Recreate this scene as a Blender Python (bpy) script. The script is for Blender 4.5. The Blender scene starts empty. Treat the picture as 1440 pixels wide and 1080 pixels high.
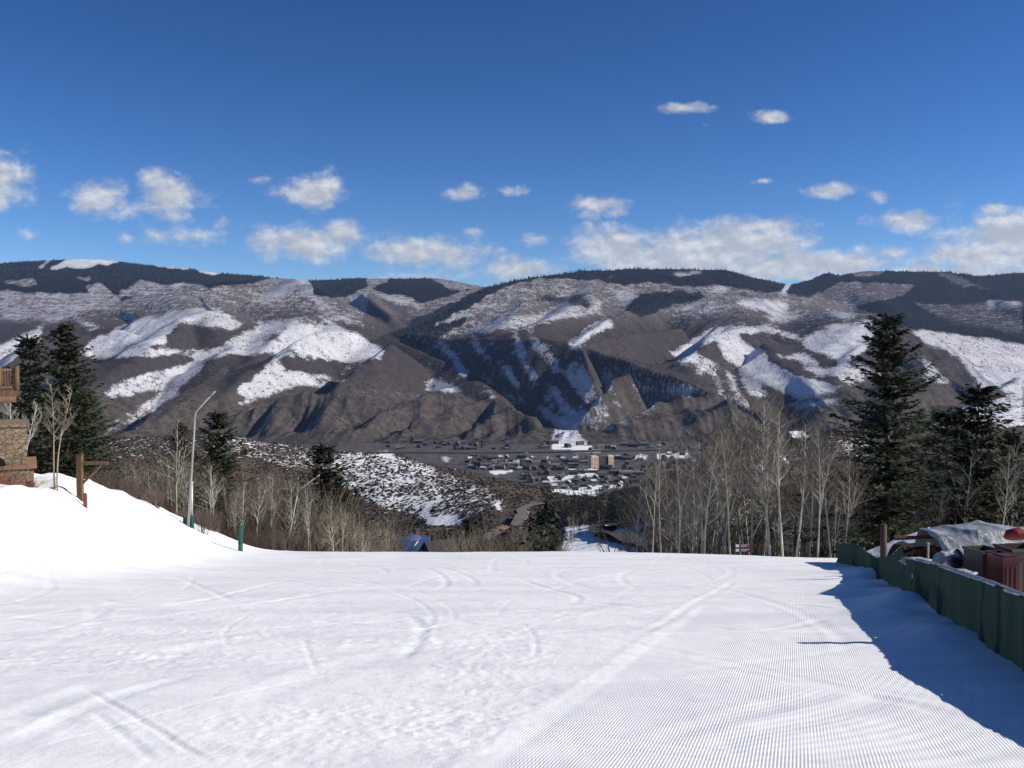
import bpy, bmesh, math, random
import numpy as np
from mathutils import Vector, Matrix

scene = bpy.context.scene
COL = scene.collection
RNG = random.Random(7)

# ------------------------------------------------------------------ camera model
F = 1413.0                       # focal length in pixels of a 1440 x 1080 picture
PITCH = math.atan(50 / F)        # the horizon lies at y = 490
CP, SP = math.cos(PITCH), math.sin(PITCH)


def at(px, py, Y):
    """world point seen at pixel (px, py), Y metres ahead of the camera"""
    a, b = (px - 720) / F, (540 - py) / F
    x, y, z = a, CP + b * SP, b * CP - SP
    k = Y / y
    return (x * k, Y, z * k)


def zat(py, Y):
    return at(720, py, Y)[2]


def proj(X, Y, Z):
    d = Y * CP - Z * SP
    u = Y * SP + Z * CP
    d = np.maximum(d, 1e-3)
    return 720 + F * X / d, 540 - F * u / d


# ------------------------------------------------------------------ noise (numpy)
def _hash(ix, iy, seed):
    h = (ix.astype(np.int64) * 374761393 + iy.astype(np.int64) * 668265263 + seed * 1442695041) & 0x7FFFFFFF
    h = ((h ^ (h >> 13)) * 1274126177) & 0x7FFFFFFF
    h = h ^ (h >> 16)
    return (h & 0xFFFF) / 65535.0


def vnoise(x, y, seed=0):
    ix, iy = np.floor(x), np.floor(y)
    fx, fy = x - ix, y - iy
    fx = fx * fx * fx * (fx * (fx * 6 - 15) + 10)
    fy = fy * fy * fy * (fy * (fy * 6 - 15) + 10)
    a, b = _hash(ix, iy, seed), _hash(ix + 1, iy, seed)
    c, d = _hash(ix, iy + 1, seed), _hash(ix + 1, iy + 1, seed)
    return (a + (b - a) * fx) * (1 - fy) + (c + (d - c) * fx) * fy


def fbm(x, y, o=4, seed=0, g=.5):
    s, a, t = 0, 1, 0
    for i in range(o):
        s = s + a * vnoise(x, y, seed + i * 17)
        t += a
        a *= g
        x, y = x * 2.03 + 11.3, y * 2.03 + 5.7
    return s / t


def ridged(x, y, o=3, seed=0):
    s, a, t = 0, 1, 0
    for i in range(o):
        s = s + a * (1 - np.abs(2 * vnoise(x, y, seed + i * 13) - 1))
        t += a
        a *= .5
        x, y = x * 2.1 + 3.3, y * 2.1 + 9.1
    return s / t


def sstep(a, b, x):
    t = np.clip((x - a) / (b - a), 0, 1)
    return t * t * (3 - 2 * t)


# ------------------------------------------------------------------ materials
class NT:
    """a small node tree writer"""
    def __init__(self, tree):
        self.t = tree
        self.n = tree.nodes
        self.l = tree.links

    def node(self, kind, props=None, **inp):
        n = self.n.new(kind)
        for k, v in (props or {}).items():
            setattr(n, k, v)
        for k, v in inp.items():
            self.set(n, k, v)
        return n

    def set(self, n, k, v):
        s = n.inputs[int(k[1:])] if k[0] == '_' and k[1:].isdigit() else n.inputs[k.replace('_', ' ')]
        if isinstance(v, bpy.types.NodeSocket):
            self.l.new(v, s)
        else:
            s.default_value = v

    def math(self, op, a, b=0.0, c=None, clamp=False):
        n = self.n.new('ShaderNodeMath')
        n.operation = op
        n.use_clamp = clamp
        self.set(n, '_0', a)
        self.set(n, '_1', b)
        if c is not None:
            self.set(n, '_2', c)
        return n.outputs[0]

    def step(self, x, a, b, lo=0.0, hi=1.0):
        n = self.n.new('ShaderNodeMapRange')
        n.interpolation_type = 'SMOOTHSTEP'
        self.set(n, '_0', x)
        for i, v in enumerate((a, b, lo, hi)):
            self.set(n, '_%d' % (i + 1), v)
        return n.outputs[0]

    def mix(self, f, a, b):
        n = self.n.new('ShaderNodeMix')
        n.data_type = 'RGBA'
        self.set(n, '_0', f)
        for i, v in ((6, a), (7, b)):
            if not isinstance(v, bpy.types.NodeSocket):
                v = (*v, 1) if len(v) == 3 else v
            self.set(n, '_%d' % i, v)
        return n.outputs[2]

    def noise(self, vec, scale, detail=3.0, rough=.55):
        n = self.n.new('ShaderNodeTexNoise')
        self.set(n, 'Vector', vec)
        self.set(n, 'Scale', scale)
        self.set(n, 'Detail', detail)
        self.set(n, 'Roughness', rough)
        return n.outputs[0]

    def pos(self):
        return self.n.new('ShaderNodeNewGeometry').outputs['Position']

    def obj(self):
        return self.n.new('ShaderNodeTexCoord').outputs['Object']

    def scaled(self, vec, s):
        n = self.n.new('ShaderNodeVectorMath')
        n.operation = 'MULTIPLY'
        self.set(n, '_0', vec)
        n.inputs[1].default_value = s
        return n.outputs[0]

    def attr(self, name):
        n = self.n.new('ShaderNodeAttribute')
        n.attribute_name = name
        return n.outputs['Fac']

    def rand(self):
        return self.n.new('ShaderNodeObjectInfo').outputs['Random']

    def bump(self, h, dist=.02, strength=1.0):
        n = self.n.new('ShaderNodeBump')
        self.set(n, 'Height', h)
        n.inputs['Distance'].default_value = dist
        n.inputs['Strength'].default_value = strength
        return n.outputs[0]


def new_mat(name):
    m = bpy.data.materials.new(name)
    m.use_nodes = True
    t = NT(m.node_tree)
    b = m.node_tree.nodes['Principled BSDF']
    b.inputs['Roughness'].default_value = .85
    b.inputs['Specular IOR Level'].default_value = .25
    return m, t, b


def simple(name, col, col2=None, scale=4.0, rough=.8, stretch=(1, 1, 1), vary=0.0, spec=.25, metal=0.0, bump=0.0, detail=4.0):
    m, t, b = new_mat(name)
    col2 = col2 or tuple(c * .7 for c in col)
    v = t.scaled(t.obj(), stretch)
    n = t.noise(v, scale, detail, .6)
    f = t.step(n, .35, .65)
    c = t.mix(f, col, col2)
    if vary:
        hv = t.node('ShaderNodeHueSaturation', Color=c, Value=t.math('MULTIPLY_ADD', t.rand(), vary, 1 - vary / 2))
        c = hv.outputs[0]
    t.set(b, 'Base Color', c)
    b.inputs['Roughness'].default_value = rough
    b.inputs['Specular IOR Level'].default_value = spec
    b.inputs['Metallic'].default_value = metal
    if bump:
        t.set(b, 'Normal', t.bump(n, bump))
    return m


# ------------------------------------------------------------------ objects
def mesh_obj(name, verts, faces, mats, parent=None, smooth=False, fmat=None):
    me = bpy.data.meshes.new(name)
    if isinstance(verts, np.ndarray):
        verts = verts.reshape(-1, 3)
        nv, fa = len(verts), np.asarray(faces, dtype=np.int32)
        k = fa.shape[1]
        me.vertices.add(nv)
        me.vertices.foreach_set('co', verts.astype(np.float32).ravel())
        me.loops.add(fa.size)
        me.loops.foreach_set('vertex_index', fa.ravel())
        me.polygons.add(len(fa))
        me.polygons.foreach_set('loop_start', np.arange(0, fa.size, k, dtype=np.int32))
        me.update(calc_edges=True)
    else:
        me.from_pydata(verts, [], faces)
    for m in (mats if isinstance(mats, (list, tuple)) else [mats]):
        me.materials.append(m)
    if fmat is not None:
        me.polygons.foreach_set('material_index', np.asarray(fmat, dtype=np.int32))
    if smooth:
        me.polygons.foreach_set('use_smooth', np.ones(len(me.polygons), dtype=bool))
    me.update()
    o = bpy.data.objects.new(name, me)
    COL.objects.link(o)
    if parent:
        o.parent = parent
    return o


def tag(o, label=None, cat=None, group=None, kind=None):
    for k, v in (('label', label), ('category', cat), ('group', group), ('kind', kind)):
        if v:
            o[k] = v
    return o


def thing(name, label, cat, loc=(0, 0, 0), rz=0.0, group=None, scale=1.0):
    o = bpy.data.objects.new(name, None)
    COL.objects.link(o)
    o.location = loc
    o.rotation_euler = (0, 0, rz)
    o.scale = (scale,) * 3 if not isinstance(scale, tuple) else scale
    o.empty_display_size = .3
    return tag(o, label, cat, group)


def copy_tree(o, parent=None):
    c = o.copy()
    COL.objects.link(c)
    if parent:
        c.parent = parent
    for ch in [x for x in list(COL.objects) if x.parent == o]:
        copy_tree(ch, c)
    return c


CHILDREN = {}


def dup(root, loc, rz=0.0, scale=1.0, label=None, group=None, cat=None, tilt=(0, 0)):
    if root.name not in CHILDREN:
        kids = [x for x in COL.objects if x.parent == root]
        CHILDREN[root.name] = [(k, [y for y in COL.objects if y.parent == k]) for k in kids]
    c = root.copy()
    COL.objects.link(c)
    c.location = loc
    c.rotation_euler = (tilt[0], tilt[1], rz)
    c.scale = (scale,) * 3 if not isinstance(scale, tuple) else scale
    for k, v in (('label', label), ('group', group), ('category', cat)):
        if v:
            c[k] = v
    for k, gs in CHILDREN[root.name]:
        d = k.copy()
        COL.objects.link(d)
        d.parent = c
        for g in gs:
            e = g.copy()
            COL.objects.link(e)
            e.parent = d
    return c


class MB:
    """collects simple shapes into one mesh"""
    def __init__(self):
        self.v, self.f, self.m = [], [], []

    def add(self, vs, fs, mi=0):
        o = len(self.v)
        self.v += [tuple(p) for p in vs]
        self.f += [tuple(i + o for i in q) for q in fs]
        self.m += [mi] * len(fs)

    def box(self, c, s, rz=0.0, mi=0, taper=1.0, M=None):
        cx, cy, cz = c
        hx, hy, hz = s[0] / 2, s[1] / 2, s[2] / 2
        vs = []
        ca, sa = math.cos(rz), math.sin(rz)
        for k, (dx, dy, dz) in enumerate([(-1, -1, -1), (1, -1, -1), (1, 1, -1), (-1, 1, -1), (-1, -1, 1), (1, -1, 1), (1, 1, 1), (-1, 1, 1)]):
            t = taper if dz > 0 else 1
            x, y, z = dx * hx * t, dy * hy * t, dz * hz
            p = Vector((cx + x * ca - y * sa, cy + x * sa + y * ca, cz + z))
            vs.append(M @ p if M else p)
        self.add(vs, [(3, 2, 1, 0), (4, 5, 6, 7), (0, 1, 5, 4), (1, 2, 6, 5), (2, 3, 7, 6), (3, 0, 4, 7)], mi)

    def tube(self, pts, rad, n=6, mi=0, cap=True):
        pts = [Vector(p) for p in pts]
        if not isinstance(rad, (list, tuple)):
            rad = [rad] * len(pts)
        rings = []
        for i, p in enumerate(pts):
            d = (pts[min(i + 1, len(pts) - 1)] - pts[max(i - 1, 0)])
            if d.length < 1e-9:
                d = Vector((0, 0, 1))
            d.normalize()
            a = d.cross(Vector((.31, .95, .1)) if abs(d.y) < .8 else Vector((1, 0, 0))).normalized()
            b = d.cross(a)
            rings.append([p + (a * math.cos(2 * math.pi * k / n) + b * math.sin(2 * math.pi * k / n)) * rad[i] for k in range(n)])
        vs = [q for r in rings for q in r]
        fs = []
        for i in range(len(pts) - 1):
            for k in range(n):
                a0, a1 = i * n + k, i * n + (k + 1) % n
                fs.append((a0, a0 + n, a1 + n, a1))
        if cap:
            fs.append(tuple(range(n)))
            fs.append(tuple((len(pts) - 1) * n + k for k in reversed(range(n))))
        self.add(vs, fs, mi)

    def quad(self, a, b, c, d, mi=0):
        self.add([a, b, c, d], [(0, 1, 2, 3)], mi)

    def build(self, name, mats, parent=None, smooth=False):
        return mesh_obj(name, self.v, self.f, mats, parent, smooth, self.m)


def grid_faces(nr, nc):
    i = np.arange(nr - 1)[:, None] * nc + np.arange(nc - 1)[None, :]
    return np.stack([i, i + 1, i + 1 + nc, i + nc], -1).reshape(-1, 4)


def set_attr(o, name, arr):
    a = o.data.attributes.new(name, 'FLOAT', 'POINT')
    a.data.foreach_set('value', np.ascontiguousarray(arr, dtype=np.float32).ravel())


# ------------------------------------------------------------------ camera, sun and sky
cam_d = bpy.data.cameras.new('camera')
cam_d.sensor_width = 36
cam_d.lens = 36 * F / 1440
cam_d.clip_start = .1
cam_d.clip_end = 60000
cam = bpy.data.objects.new('camera', cam_d)
COL.objects.link(cam)
cam.location = (0, 0, 0)
cam.rotation_euler = (math.pi / 2 - PITCH, 0, 0)
scene.camera = cam

SUN_EL, SUN_BACK = math.radians(31), math.radians(3)
sun_dir = Vector((math.cos(SUN_EL) * math.cos(SUN_BACK), -math.cos(SUN_EL) * math.sin(SUN_BACK), math.sin(SUN_EL)))
sd = bpy.data.lights.new('sun', 'SUN')
sd.energy = 3.85
sd.angle = math.radians(.53)
sd.color = (1.0, .945, .86)
so = bpy.data.objects.new('sun', sd)
COL.objects.link(so)
so.rotation_euler = sun_dir.to_track_quat('Z', 'Y').to_euler()
so.location = (60, -20, 60)

scene.view_settings.view_transform = 'Standard'
scene.view_settings.look = 'None'
scene.view_settings.exposure = .62
scene.view_settings.gamma = 1
scene.render.film_transparent = False
scene.cycles.max_bounces = 8
scene.cycles.diffuse_bounces = 3
scene.cycles.transparent_max_bounces = 12
scene.cycles.use_denoising = True


def cloud_dir(px, py, w, h):
    """cloud centre and size as slopes (x/y, z/y) of the direction it lies in"""
    x, y, z = at(px, py, 1.0)
    return x, z, w / F, h / F


CLOUDS = [(-5, 255, 55, 38, .9), (20, 250, 22, 12, .5), (138, 278, 45, 24, 1), (240, 275, 50, 26, 1), (215, 252, 26, 18, .8), (200, 292, 60, 12, .6),
          (265, 330, 55, 14, .55), (178, 334, 14, 8, .6), (225, 335, 26, 12, .6), (243, 306, 34, 12, .6), (310, 315, 14, 8, .4), (40, 328, 12, 7, .35),
          (440, 268, 52, 20, 1), (466, 256, 22, 15, .9), (368, 254, 18, 6, .5), (432, 340, 82, 24, 1.1), (478, 326, 32, 18, 1), (652, 270, 30, 11, .65), (714, 270, 24, 8, .5),
          (590, 352, 80, 22, 1.05), (640, 358, 60, 20, .8), (730, 378, 55, 16, 1), (665, 324, 16, 6, .6), (745, 337, 22, 8, .5), (706, 354, 10, 6, .6),
          (838, 286, 42, 11, .75), (860, 297, 22, 10, .7), (826, 302, 14, 8, .6), (960, 154, 36, 8, .8), (1080, 164, 26, 10, .95), (1035, 162, 12, 4, .3), (995, 178, 10, 4, .3),
          (1170, 270, 40, 12, 1), (1236, 278, 18, 9, .9), (1076, 256, 14, 5, .6), (1280, 312, 50, 14, 1), (1398, 296, 20, 11, .9),
          (1030, 345, 120, 32, 1.15), (860, 345, 60, 30, 1), (950, 365, 130, 26, 1.1), (1120, 372, 180, 22, 1.1), (1075, 320, 60, 14, .9), (1440, 335, 120, 42, 1.15), (1370, 355, 80, 24, 1), (1400, 382, 110, 12, .9),
          (1240, 355, 60, 14, .6), (590, 388, 60, 8, .5), (1300, 380, 60, 10, .9), (0, 270, 30, 14, .6)]

world = bpy.data.worlds.new('World')
scene.world = world
world.use_nodes = True
w = NT(world.node_tree)
bg = world.node_tree.nodes['Background']
sky = w.node('ShaderNodeTexSky', {'sky_type': 'NISHITA', 'sun_disc': False, 'sun_elevation': SUN_EL, 'sun_rotation': math.pi / 2 + SUN_BACK,
                                  'altitude': 2600, 'air_density': 1.0, 'dust_density': 0.0, 'ozone_density': 3.0})
tc = w.node('ShaderNodeTexCoord')
sep = w.node('ShaderNodeSeparateXYZ', Vector=tc.outputs['Generated'])
ysafe = w.math('MAXIMUM', sep.outputs[1], .02)
uu = w.math('DIVIDE', sep.outputs[0], ysafe)
vv = w.math('DIVIDE', sep.outputs[2], ysafe)
uv = w.node('ShaderNodeCombineXYZ', X=uu, Y=vv).outputs[0]


def cloud_density(q):
    warp = w.node('ShaderNodeTexNoise', Vector=q, Scale=26.0, Detail=3.0)
    wv = w.node('ShaderNodeVectorMath', {'operation': 'MULTIPLY_ADD'}, _0=warp.outputs['Color'], _1=(.022, .014, 0), _2=q).outputs[0]
    best = None
    for (cx, cy, hw, hh, wt) in CLOUDS:
        x, z, a, b = cloud_dir(cx, cy, hw, hh)
        a, b = a * 1.22, b * 1.3
        mp = w.node('ShaderNodeMapping', Vector=wv)
        mp.inputs['Location'].default_value = (-(x + .011) / a, -(z + .007) / b, 0)
        mp.inputs['Scale'].default_value = (1 / a, 1 / b, 1)
        ln = w.node('ShaderNodeVectorMath', {'operation': 'LENGTH'}, _0=mp.outputs[0]).outputs['Value']
        d = w.math('MULTIPLY', w.math('SUBTRACT', 1.0, ln), wt)
        if best is None:
            best = d
        else:
            n = w.node('ShaderNodeMath', {'operation': 'SMOOTH_MAX'}, _0=best, _1=d, _2=.25)
            best = n.outputs[0]
    puff = w.noise(w.scaled(q, (1, 1.5, 1)), 34.0, 6.0, .60)
    puff2 = w.noise(w.scaled(q, (1, 1.3, 1)), 150.0, 4.0, .6)
    dens = w.math('ADD', best, w.math('MULTIPLY', w.math('SUBTRACT', puff, .5), 1.5))
    return w.math('ADD', dens, w.math('MULTIPLY', w.math('SUBTRACT', puff2, .5), .45)), puff


dens, puff = cloud_density(uv)
toward = w.node('ShaderNodeVectorMath', {'operation': 'ADD'}, _0=uv, _1=(.0035, .0065, 0)).outputs[0]
lit = w.math('SUBTRACT', puff, w.noise(w.scaled(toward, (1, 1.5, 1)), 34.0, 6.0, .60))     # positive on the side that faces the sun
alpha = w.math('MULTIPLY', w.step(dens, -.05, .80), .90)
shade_n = w.noise(w.scaled(uv, (1, 1.9, 1)), 30.0, 5.0, .55)
ccol = w.mix(w.step(w.math('ADD', w.math('MULTIPLY', lit, 1.2), w.math('MULTIPLY', shade_n, .9)), .22, .95), (4.6, 4.85, 5.4), (8.2, 8.3, 8.5))
front = w.step(sep.outputs[1], .02, .1)
alpha = w.math('MULTIPLY', alpha, front)
sk0 = w.node('ShaderNodeVectorMath', {'operation': 'MULTIPLY'}, _0=sky.outputs[0], _1=(.2, .2, .2)).outputs[0]
skg = w.node('ShaderNodeGamma', Color=sk0, Gamma=1.45).outputs[0]
skm = w.node('ShaderNodeVectorMath', {'operation': 'MULTIPLY'}, _0=skg, _1=(5.0, 4.76, 5.0)).outputs[0]
skyc = w.node('ShaderNodeHueSaturation', Color=skm, Saturation=1.1, Value=1.0).outputs[0]
w.set(bg, 'Color', w.mix(alpha, skyc, ccol))
bg.inputs['Strength'].default_value = .068
# ------------------------------------------------------------------ mountains
def interp_cols(u, cols, Yq):
    """cols: [(px, [(Y, py) ...])] with the same number of nodes; height at slope-column u and distance Yq"""
    us = np.array([(c[0] - 720) / F for c in cols])
    n = len(cols[0][1])
    Ys = np.array([[q[0] for q in c[1]] for c in cols], float)
    Zs = np.array([[zat(q[1], q[0]) for q in c[1]] for c in cols], float)
    # smooth interpolation across the columns
    k = np.clip(np.searchsorted(us, u) - 1, 0, len(us) - 2)
    t = np.clip((u - us[k]) / (us[k + 1] - us[k]), 0, 1)
    t = t * t * (3 - 2 * t) * .6 + t * .4
    z = np.zeros_like(Yq)
    Yc = [Ys[k, i] * (1 - t) + Ys[k + 1, i] * t for i in range(n)]
    Zc = [Zs[k, i] * (1 - t) + Zs[k + 1, i] * t for i in range(n)]
    z = np.where(Yq <= Yc[0], Zc[0], z)
    for i in range(n - 1):
        s = np.clip((Yq - Yc[i]) / np.maximum(Yc[i + 1] - Yc[i], 1e-6), 0, 1)
        seg = Zc[i] + (Zc[i + 1] - Zc[i]) * s
        z = np.where((Yq > Yc[i]) & ((Yq <= Yc[i + 1]) | (i == n - 2)), seg, z)
    return z


# skyline row per column and the distance it stands at
SKY = [(-300, 385, 11000), (-100, 372, 11000), (60, 361, 11000), (130, 358, 11000), (240, 369, 11000), (340, 381, 10800), (440, 389, 10500), (510, 385, 10300), (610, 385, 10200), (690, 398, 9800),
       (760, 387, 9000), (820, 379, 8800), (960, 374, 8800), (1060, 384, 9200), (1110, 394, 9600), (1160, 384, 9800), (1220, 374, 9800), (1330, 376, 9900), (1360, 383, 10300), (1440, 378, 10600), (1700, 372, 10600)]
MCOLS = []
for px, py, Y in SKY:
    MCOLS.append((px, [(3450, 640), (3680, 626), (4050, 566), (4450, 530), (4950, 500), (5700, 466), (6900, 432), (8200, 408 if Y > 9500 else 398), (Y, py), (Y + 700, py + 10), (Y + 3500, py + 60)]))


def polydist(X, Y, pts):
    """distance to a polyline, signed side, height on it, and the arc length"""
    best = np.full(X.shape, 1e12)
    side, zz, arc = np.zeros(X.shape), np.zeros(X.shape), np.zeros(X.shape)
    L = 0
    for (x0, y0, z0), (x1, y1, z1) in zip(pts[:-1], pts[1:]):
        dx, dy = x1 - x0, y1 - y0
        l2 = dx * dx + dy * dy
        t = np.clip(((X - x0) * dx + (Y - y0) * dy) / l2, 0, 1)
        qx, qy = X - (x0 + dx * t), Y - (y0 + dy * t)
        d2 = qx * qx + qy * qy
        m = d2 < best
        best = np.where(m, d2, best)
        side = np.where(m, np.sign(dx * (Y - y0) - dy * (X - x0)), side)   # + on the left of the line's direction
        zz = np.where(m, z0 + (z1 - z0) * t, zz)
        arc = np.where(m, L + t * math.sqrt(l2), arc)
        L += math.sqrt(l2)
    return np.sqrt(best), side, zz, arc


def smax(a, b, k):
    h = np.clip(.5 + .5 * (a - b) / k, 0, 1)
    return b + (a - b) * h + k * h * (1 - h)


# ridges: points (px, py, Y), slope on the left of travel, slope on the right, crest roundness, gully depth
RIDGES = [
    # rim of the shaded wall above the creek
    ([(572, 468, 6300), (620, 471, 5750), (680, 469, 5200), (740, 474, 4950), (804, 487, 4850)], .12, 1.0, 14, 22),
    # the broad hill in the middle, its crest running down to the creek
    ([(1010, 380, 8900), (900, 378, 8700), (820, 381, 8400), (760, 389, 8000), (720, 396, 7700), (690, 404, 7400), (645, 423, 7000), (600, 446, 6600), (560, 468, 6300)], .16, .5, 120, 12),
    # hill crests stepping down on its near side
    ([(1000, 412, 7300), (900, 430, 6600), (850, 452, 6000), (806, 486, 5400)], .55, .22, 60, 25),
    # spur walls above the creek: left faces steep and in shade
    ([(960, 462, 6000), (900, 470, 5500), (845, 478, 5050), (804, 487, 4850), (818, 508, 4680), (832, 530, 4520)], 1.0, .75, 12, 22),
    ([(1010, 492, 5300), (960, 505, 5050), (905, 517, 4850), (862, 527, 4650), (850, 545, 4480), (835, 565, 4330)], 1.0, .72, 12, 22),
    ([(1075, 545, 4650), (1000, 546, 4520), (935, 545, 4380), (905, 560, 4230), (872, 582, 4080), (845, 606, 3900)], 1.0, .62, 14, 20),
    # rounded gullied hill at the creek mouth
    ([(1010, 552, 4250), (960, 549, 4200), (925, 556, 4120), (890, 580, 3980)], .6, .6, 50, 14),
    # hills descending on the far right
    ([(860, 408, 7500), (960, 413, 7200), (1040, 414, 6900), (1110, 419, 6600), (1180, 434, 6300), (1240, 451, 6000), (1300, 474, 5800)], .5, .2, 110, 12),
    ([(1120, 478, 5500), (1160, 460, 5650), (1210, 452, 5750), (1290, 462, 5850), (1360, 472, 5950), (1440, 483, 6000), (1620, 500, 6100)], .5, .22, 70, 10),
    ([(1060, 458, 5900), (1010, 470, 5600), (985, 487, 5250), (960, 508, 4950)], .5, .45, 30, 18),
    ([(1085, 482, 5500), (1120, 500, 5150), (1160, 525, 4800), (1190, 548, 4500)], .35, .5, 30, 12),
    ([(1240, 470, 5600), (1200, 495, 5200), (1170, 520, 4900)], .4, .4, 30, 10),
    ([(1440, 500, 5600), (1340, 500, 5300), (1270, 525, 4900), (1240, 548, 4600)], .5, .35, 30, 10),
    # left massif: shoulder below the forest
    ([(80, 450, 6600), (130, 428, 6900), (190, 413, 7100), (250, 402, 7300), (330, 394, 7500), (400, 390, 7600), (432, 394, 7400), (470, 415, 7000), (500, 445, 6600)], .42, .16, 90, 12),
    ([(190, 470, 6000), (110, 444, 6300), (80, 455, 6000), (30, 475, 5600), (-60, 505, 5100)], .3, .45, 30, 14),
    ([(330, 432, 6600), (260, 446, 6100), (244, 458, 5700), (200, 480, 5300), (140, 500, 4950)], .6, .34, 25, 16),
    ([(460, 440, 6500), (380, 455, 6000), (365, 466, 5700), (330, 490, 5300)], .55, .3, 25, 12),
    ([(520, 455, 6200), (440, 468, 5700), (380, 490, 5200), (310, 510, 4850), (262, 538, 4500), (246, 552, 4350), (225, 572, 4150), (205, 592, 4000)], .6, .62, 16, 16),
    ([(545, 474, 6200), (590, 492, 5700), (640, 520, 5200), (690, 552, 4700), (745, 575, 4200), (772, 605, 3850)], .85, .3, 30, 16),
    ([(545, 485, 5300), (500, 520, 4700), (460, 541, 4400), (400, 546, 4300), (345, 565, 4150), (310, 585, 4000)], .55, .6, 30, 16),
    ([(620, 540, 4700), (560, 552, 4450), (500, 553, 4350), (460, 552, 4300)], .5, .55, 50, 16),
    ([(515, 408, 8200), (520, 418, 7700), (545, 445, 7000)], .5, .5, 20, 14),
    ([(262, 402, 7300), (250, 425, 6700), (300, 440, 6300), (320, 452, 6000)], .3, .3, 60, 14),
    ([(60, 470, 5600), (20, 500, 5000), (-30, 540, 4400)], .5, .5, 30, 16),
    ([(130, 500, 5000), (90, 530, 4500), (60, 570, 4050)], .5, .5, 30, 18),
    ([(690, 552, 4700), (640, 560, 4400), (600, 575, 4080)], .55, .55, 25, 20),
    ([(720, 566, 4400), (690, 580, 4100), (668, 598, 3880)], .55, .55, 25, 16),
    ([(560, 552, 4450), (535, 570, 4150), (515, 590, 3930)], .6, .6, 20, 16),
    ([(460, 541, 4400), (455, 562, 4150), (440, 588, 3930)], .6, .6, 20, 16),
    ([(400, 546, 4300), (385, 570, 4080), (372, 592, 3900)], .6, .6, 20, 16),
    ([(1190, 548, 4500), (1150, 565, 4200), (1110, 590, 3950)], .5, .55, 30, 18),
    ([(1300, 520, 5000), (1260, 555, 4450), (1230, 590, 3980)], .5, .5, 40, 18),
    ([(1440, 530, 5000), (1400, 560, 4450), (1360, 600, 3950)], .5, .5, 40, 18),
    ([(1560, 530, 5000), (1530, 560, 4450), (1500, 600, 3950)], .5, .5, 40, 18),
    ([(720, 396, 7700), (740, 425, 6900), (720, 448, 6200), (700, 466, 5700)], .35, .3, 80, 16),
    ([(820, 381, 8400), (830, 412, 7200), (790, 440, 6300), (740, 462, 5600)], .35, .3, 80, 16),
    # dark mountain on the right of the pass
    ([(1160, 384, 9800), (1190, 405, 9000), (1240, 425, 8200)], .4, .4, 80, 12),
    ([(1350, 384, 9900), (1400, 410, 9000), (1440, 440, 7800)], .4, .4, 80, 12),
]
VALLEYS = [
    # creek between the left massif and the middle hill; steep on its right bank
    ([(815, 628, 3600), (795, 606, 3800), (768, 580, 4080), (722, 562, 4420), (668, 532, 4950), (612, 500, 5600), (560, 474, 6250), (520, 446, 7200), (480, 425, 8200)], .55, .95, 25),
    ([(560, 474, 6250), (610, 440, 7300), (655, 412, 8400), (690, 402, 9300)], .4, .5, 40),
    ([(1170, 575, 4300), (1150, 545, 4700), (1120, 480, 5700), (1108, 430, 7200), (1112, 398, 9300)], .35, .3, 60),
    ([(210, 600, 3900), (290, 560, 4500), (330, 515, 5200), (350, 480, 5900), (352, 446, 6500), (362, 416, 7250), (385, 398, 7600)], .3, .36, 30),
    ([(60, 620, 3800), (130, 520, 4900), (130, 480, 5800), (60, 440, 7200)], .3, .3, 40),
    ([(480, 470, 6000), (540, 440, 7000), (530, 412, 8300)], .3, .3, 30),
    ([(960, 590, 4000), (985, 560, 4400), (1040, 530, 4800), (1060, 500, 5300)], .4, .4, 20),
]


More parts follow.
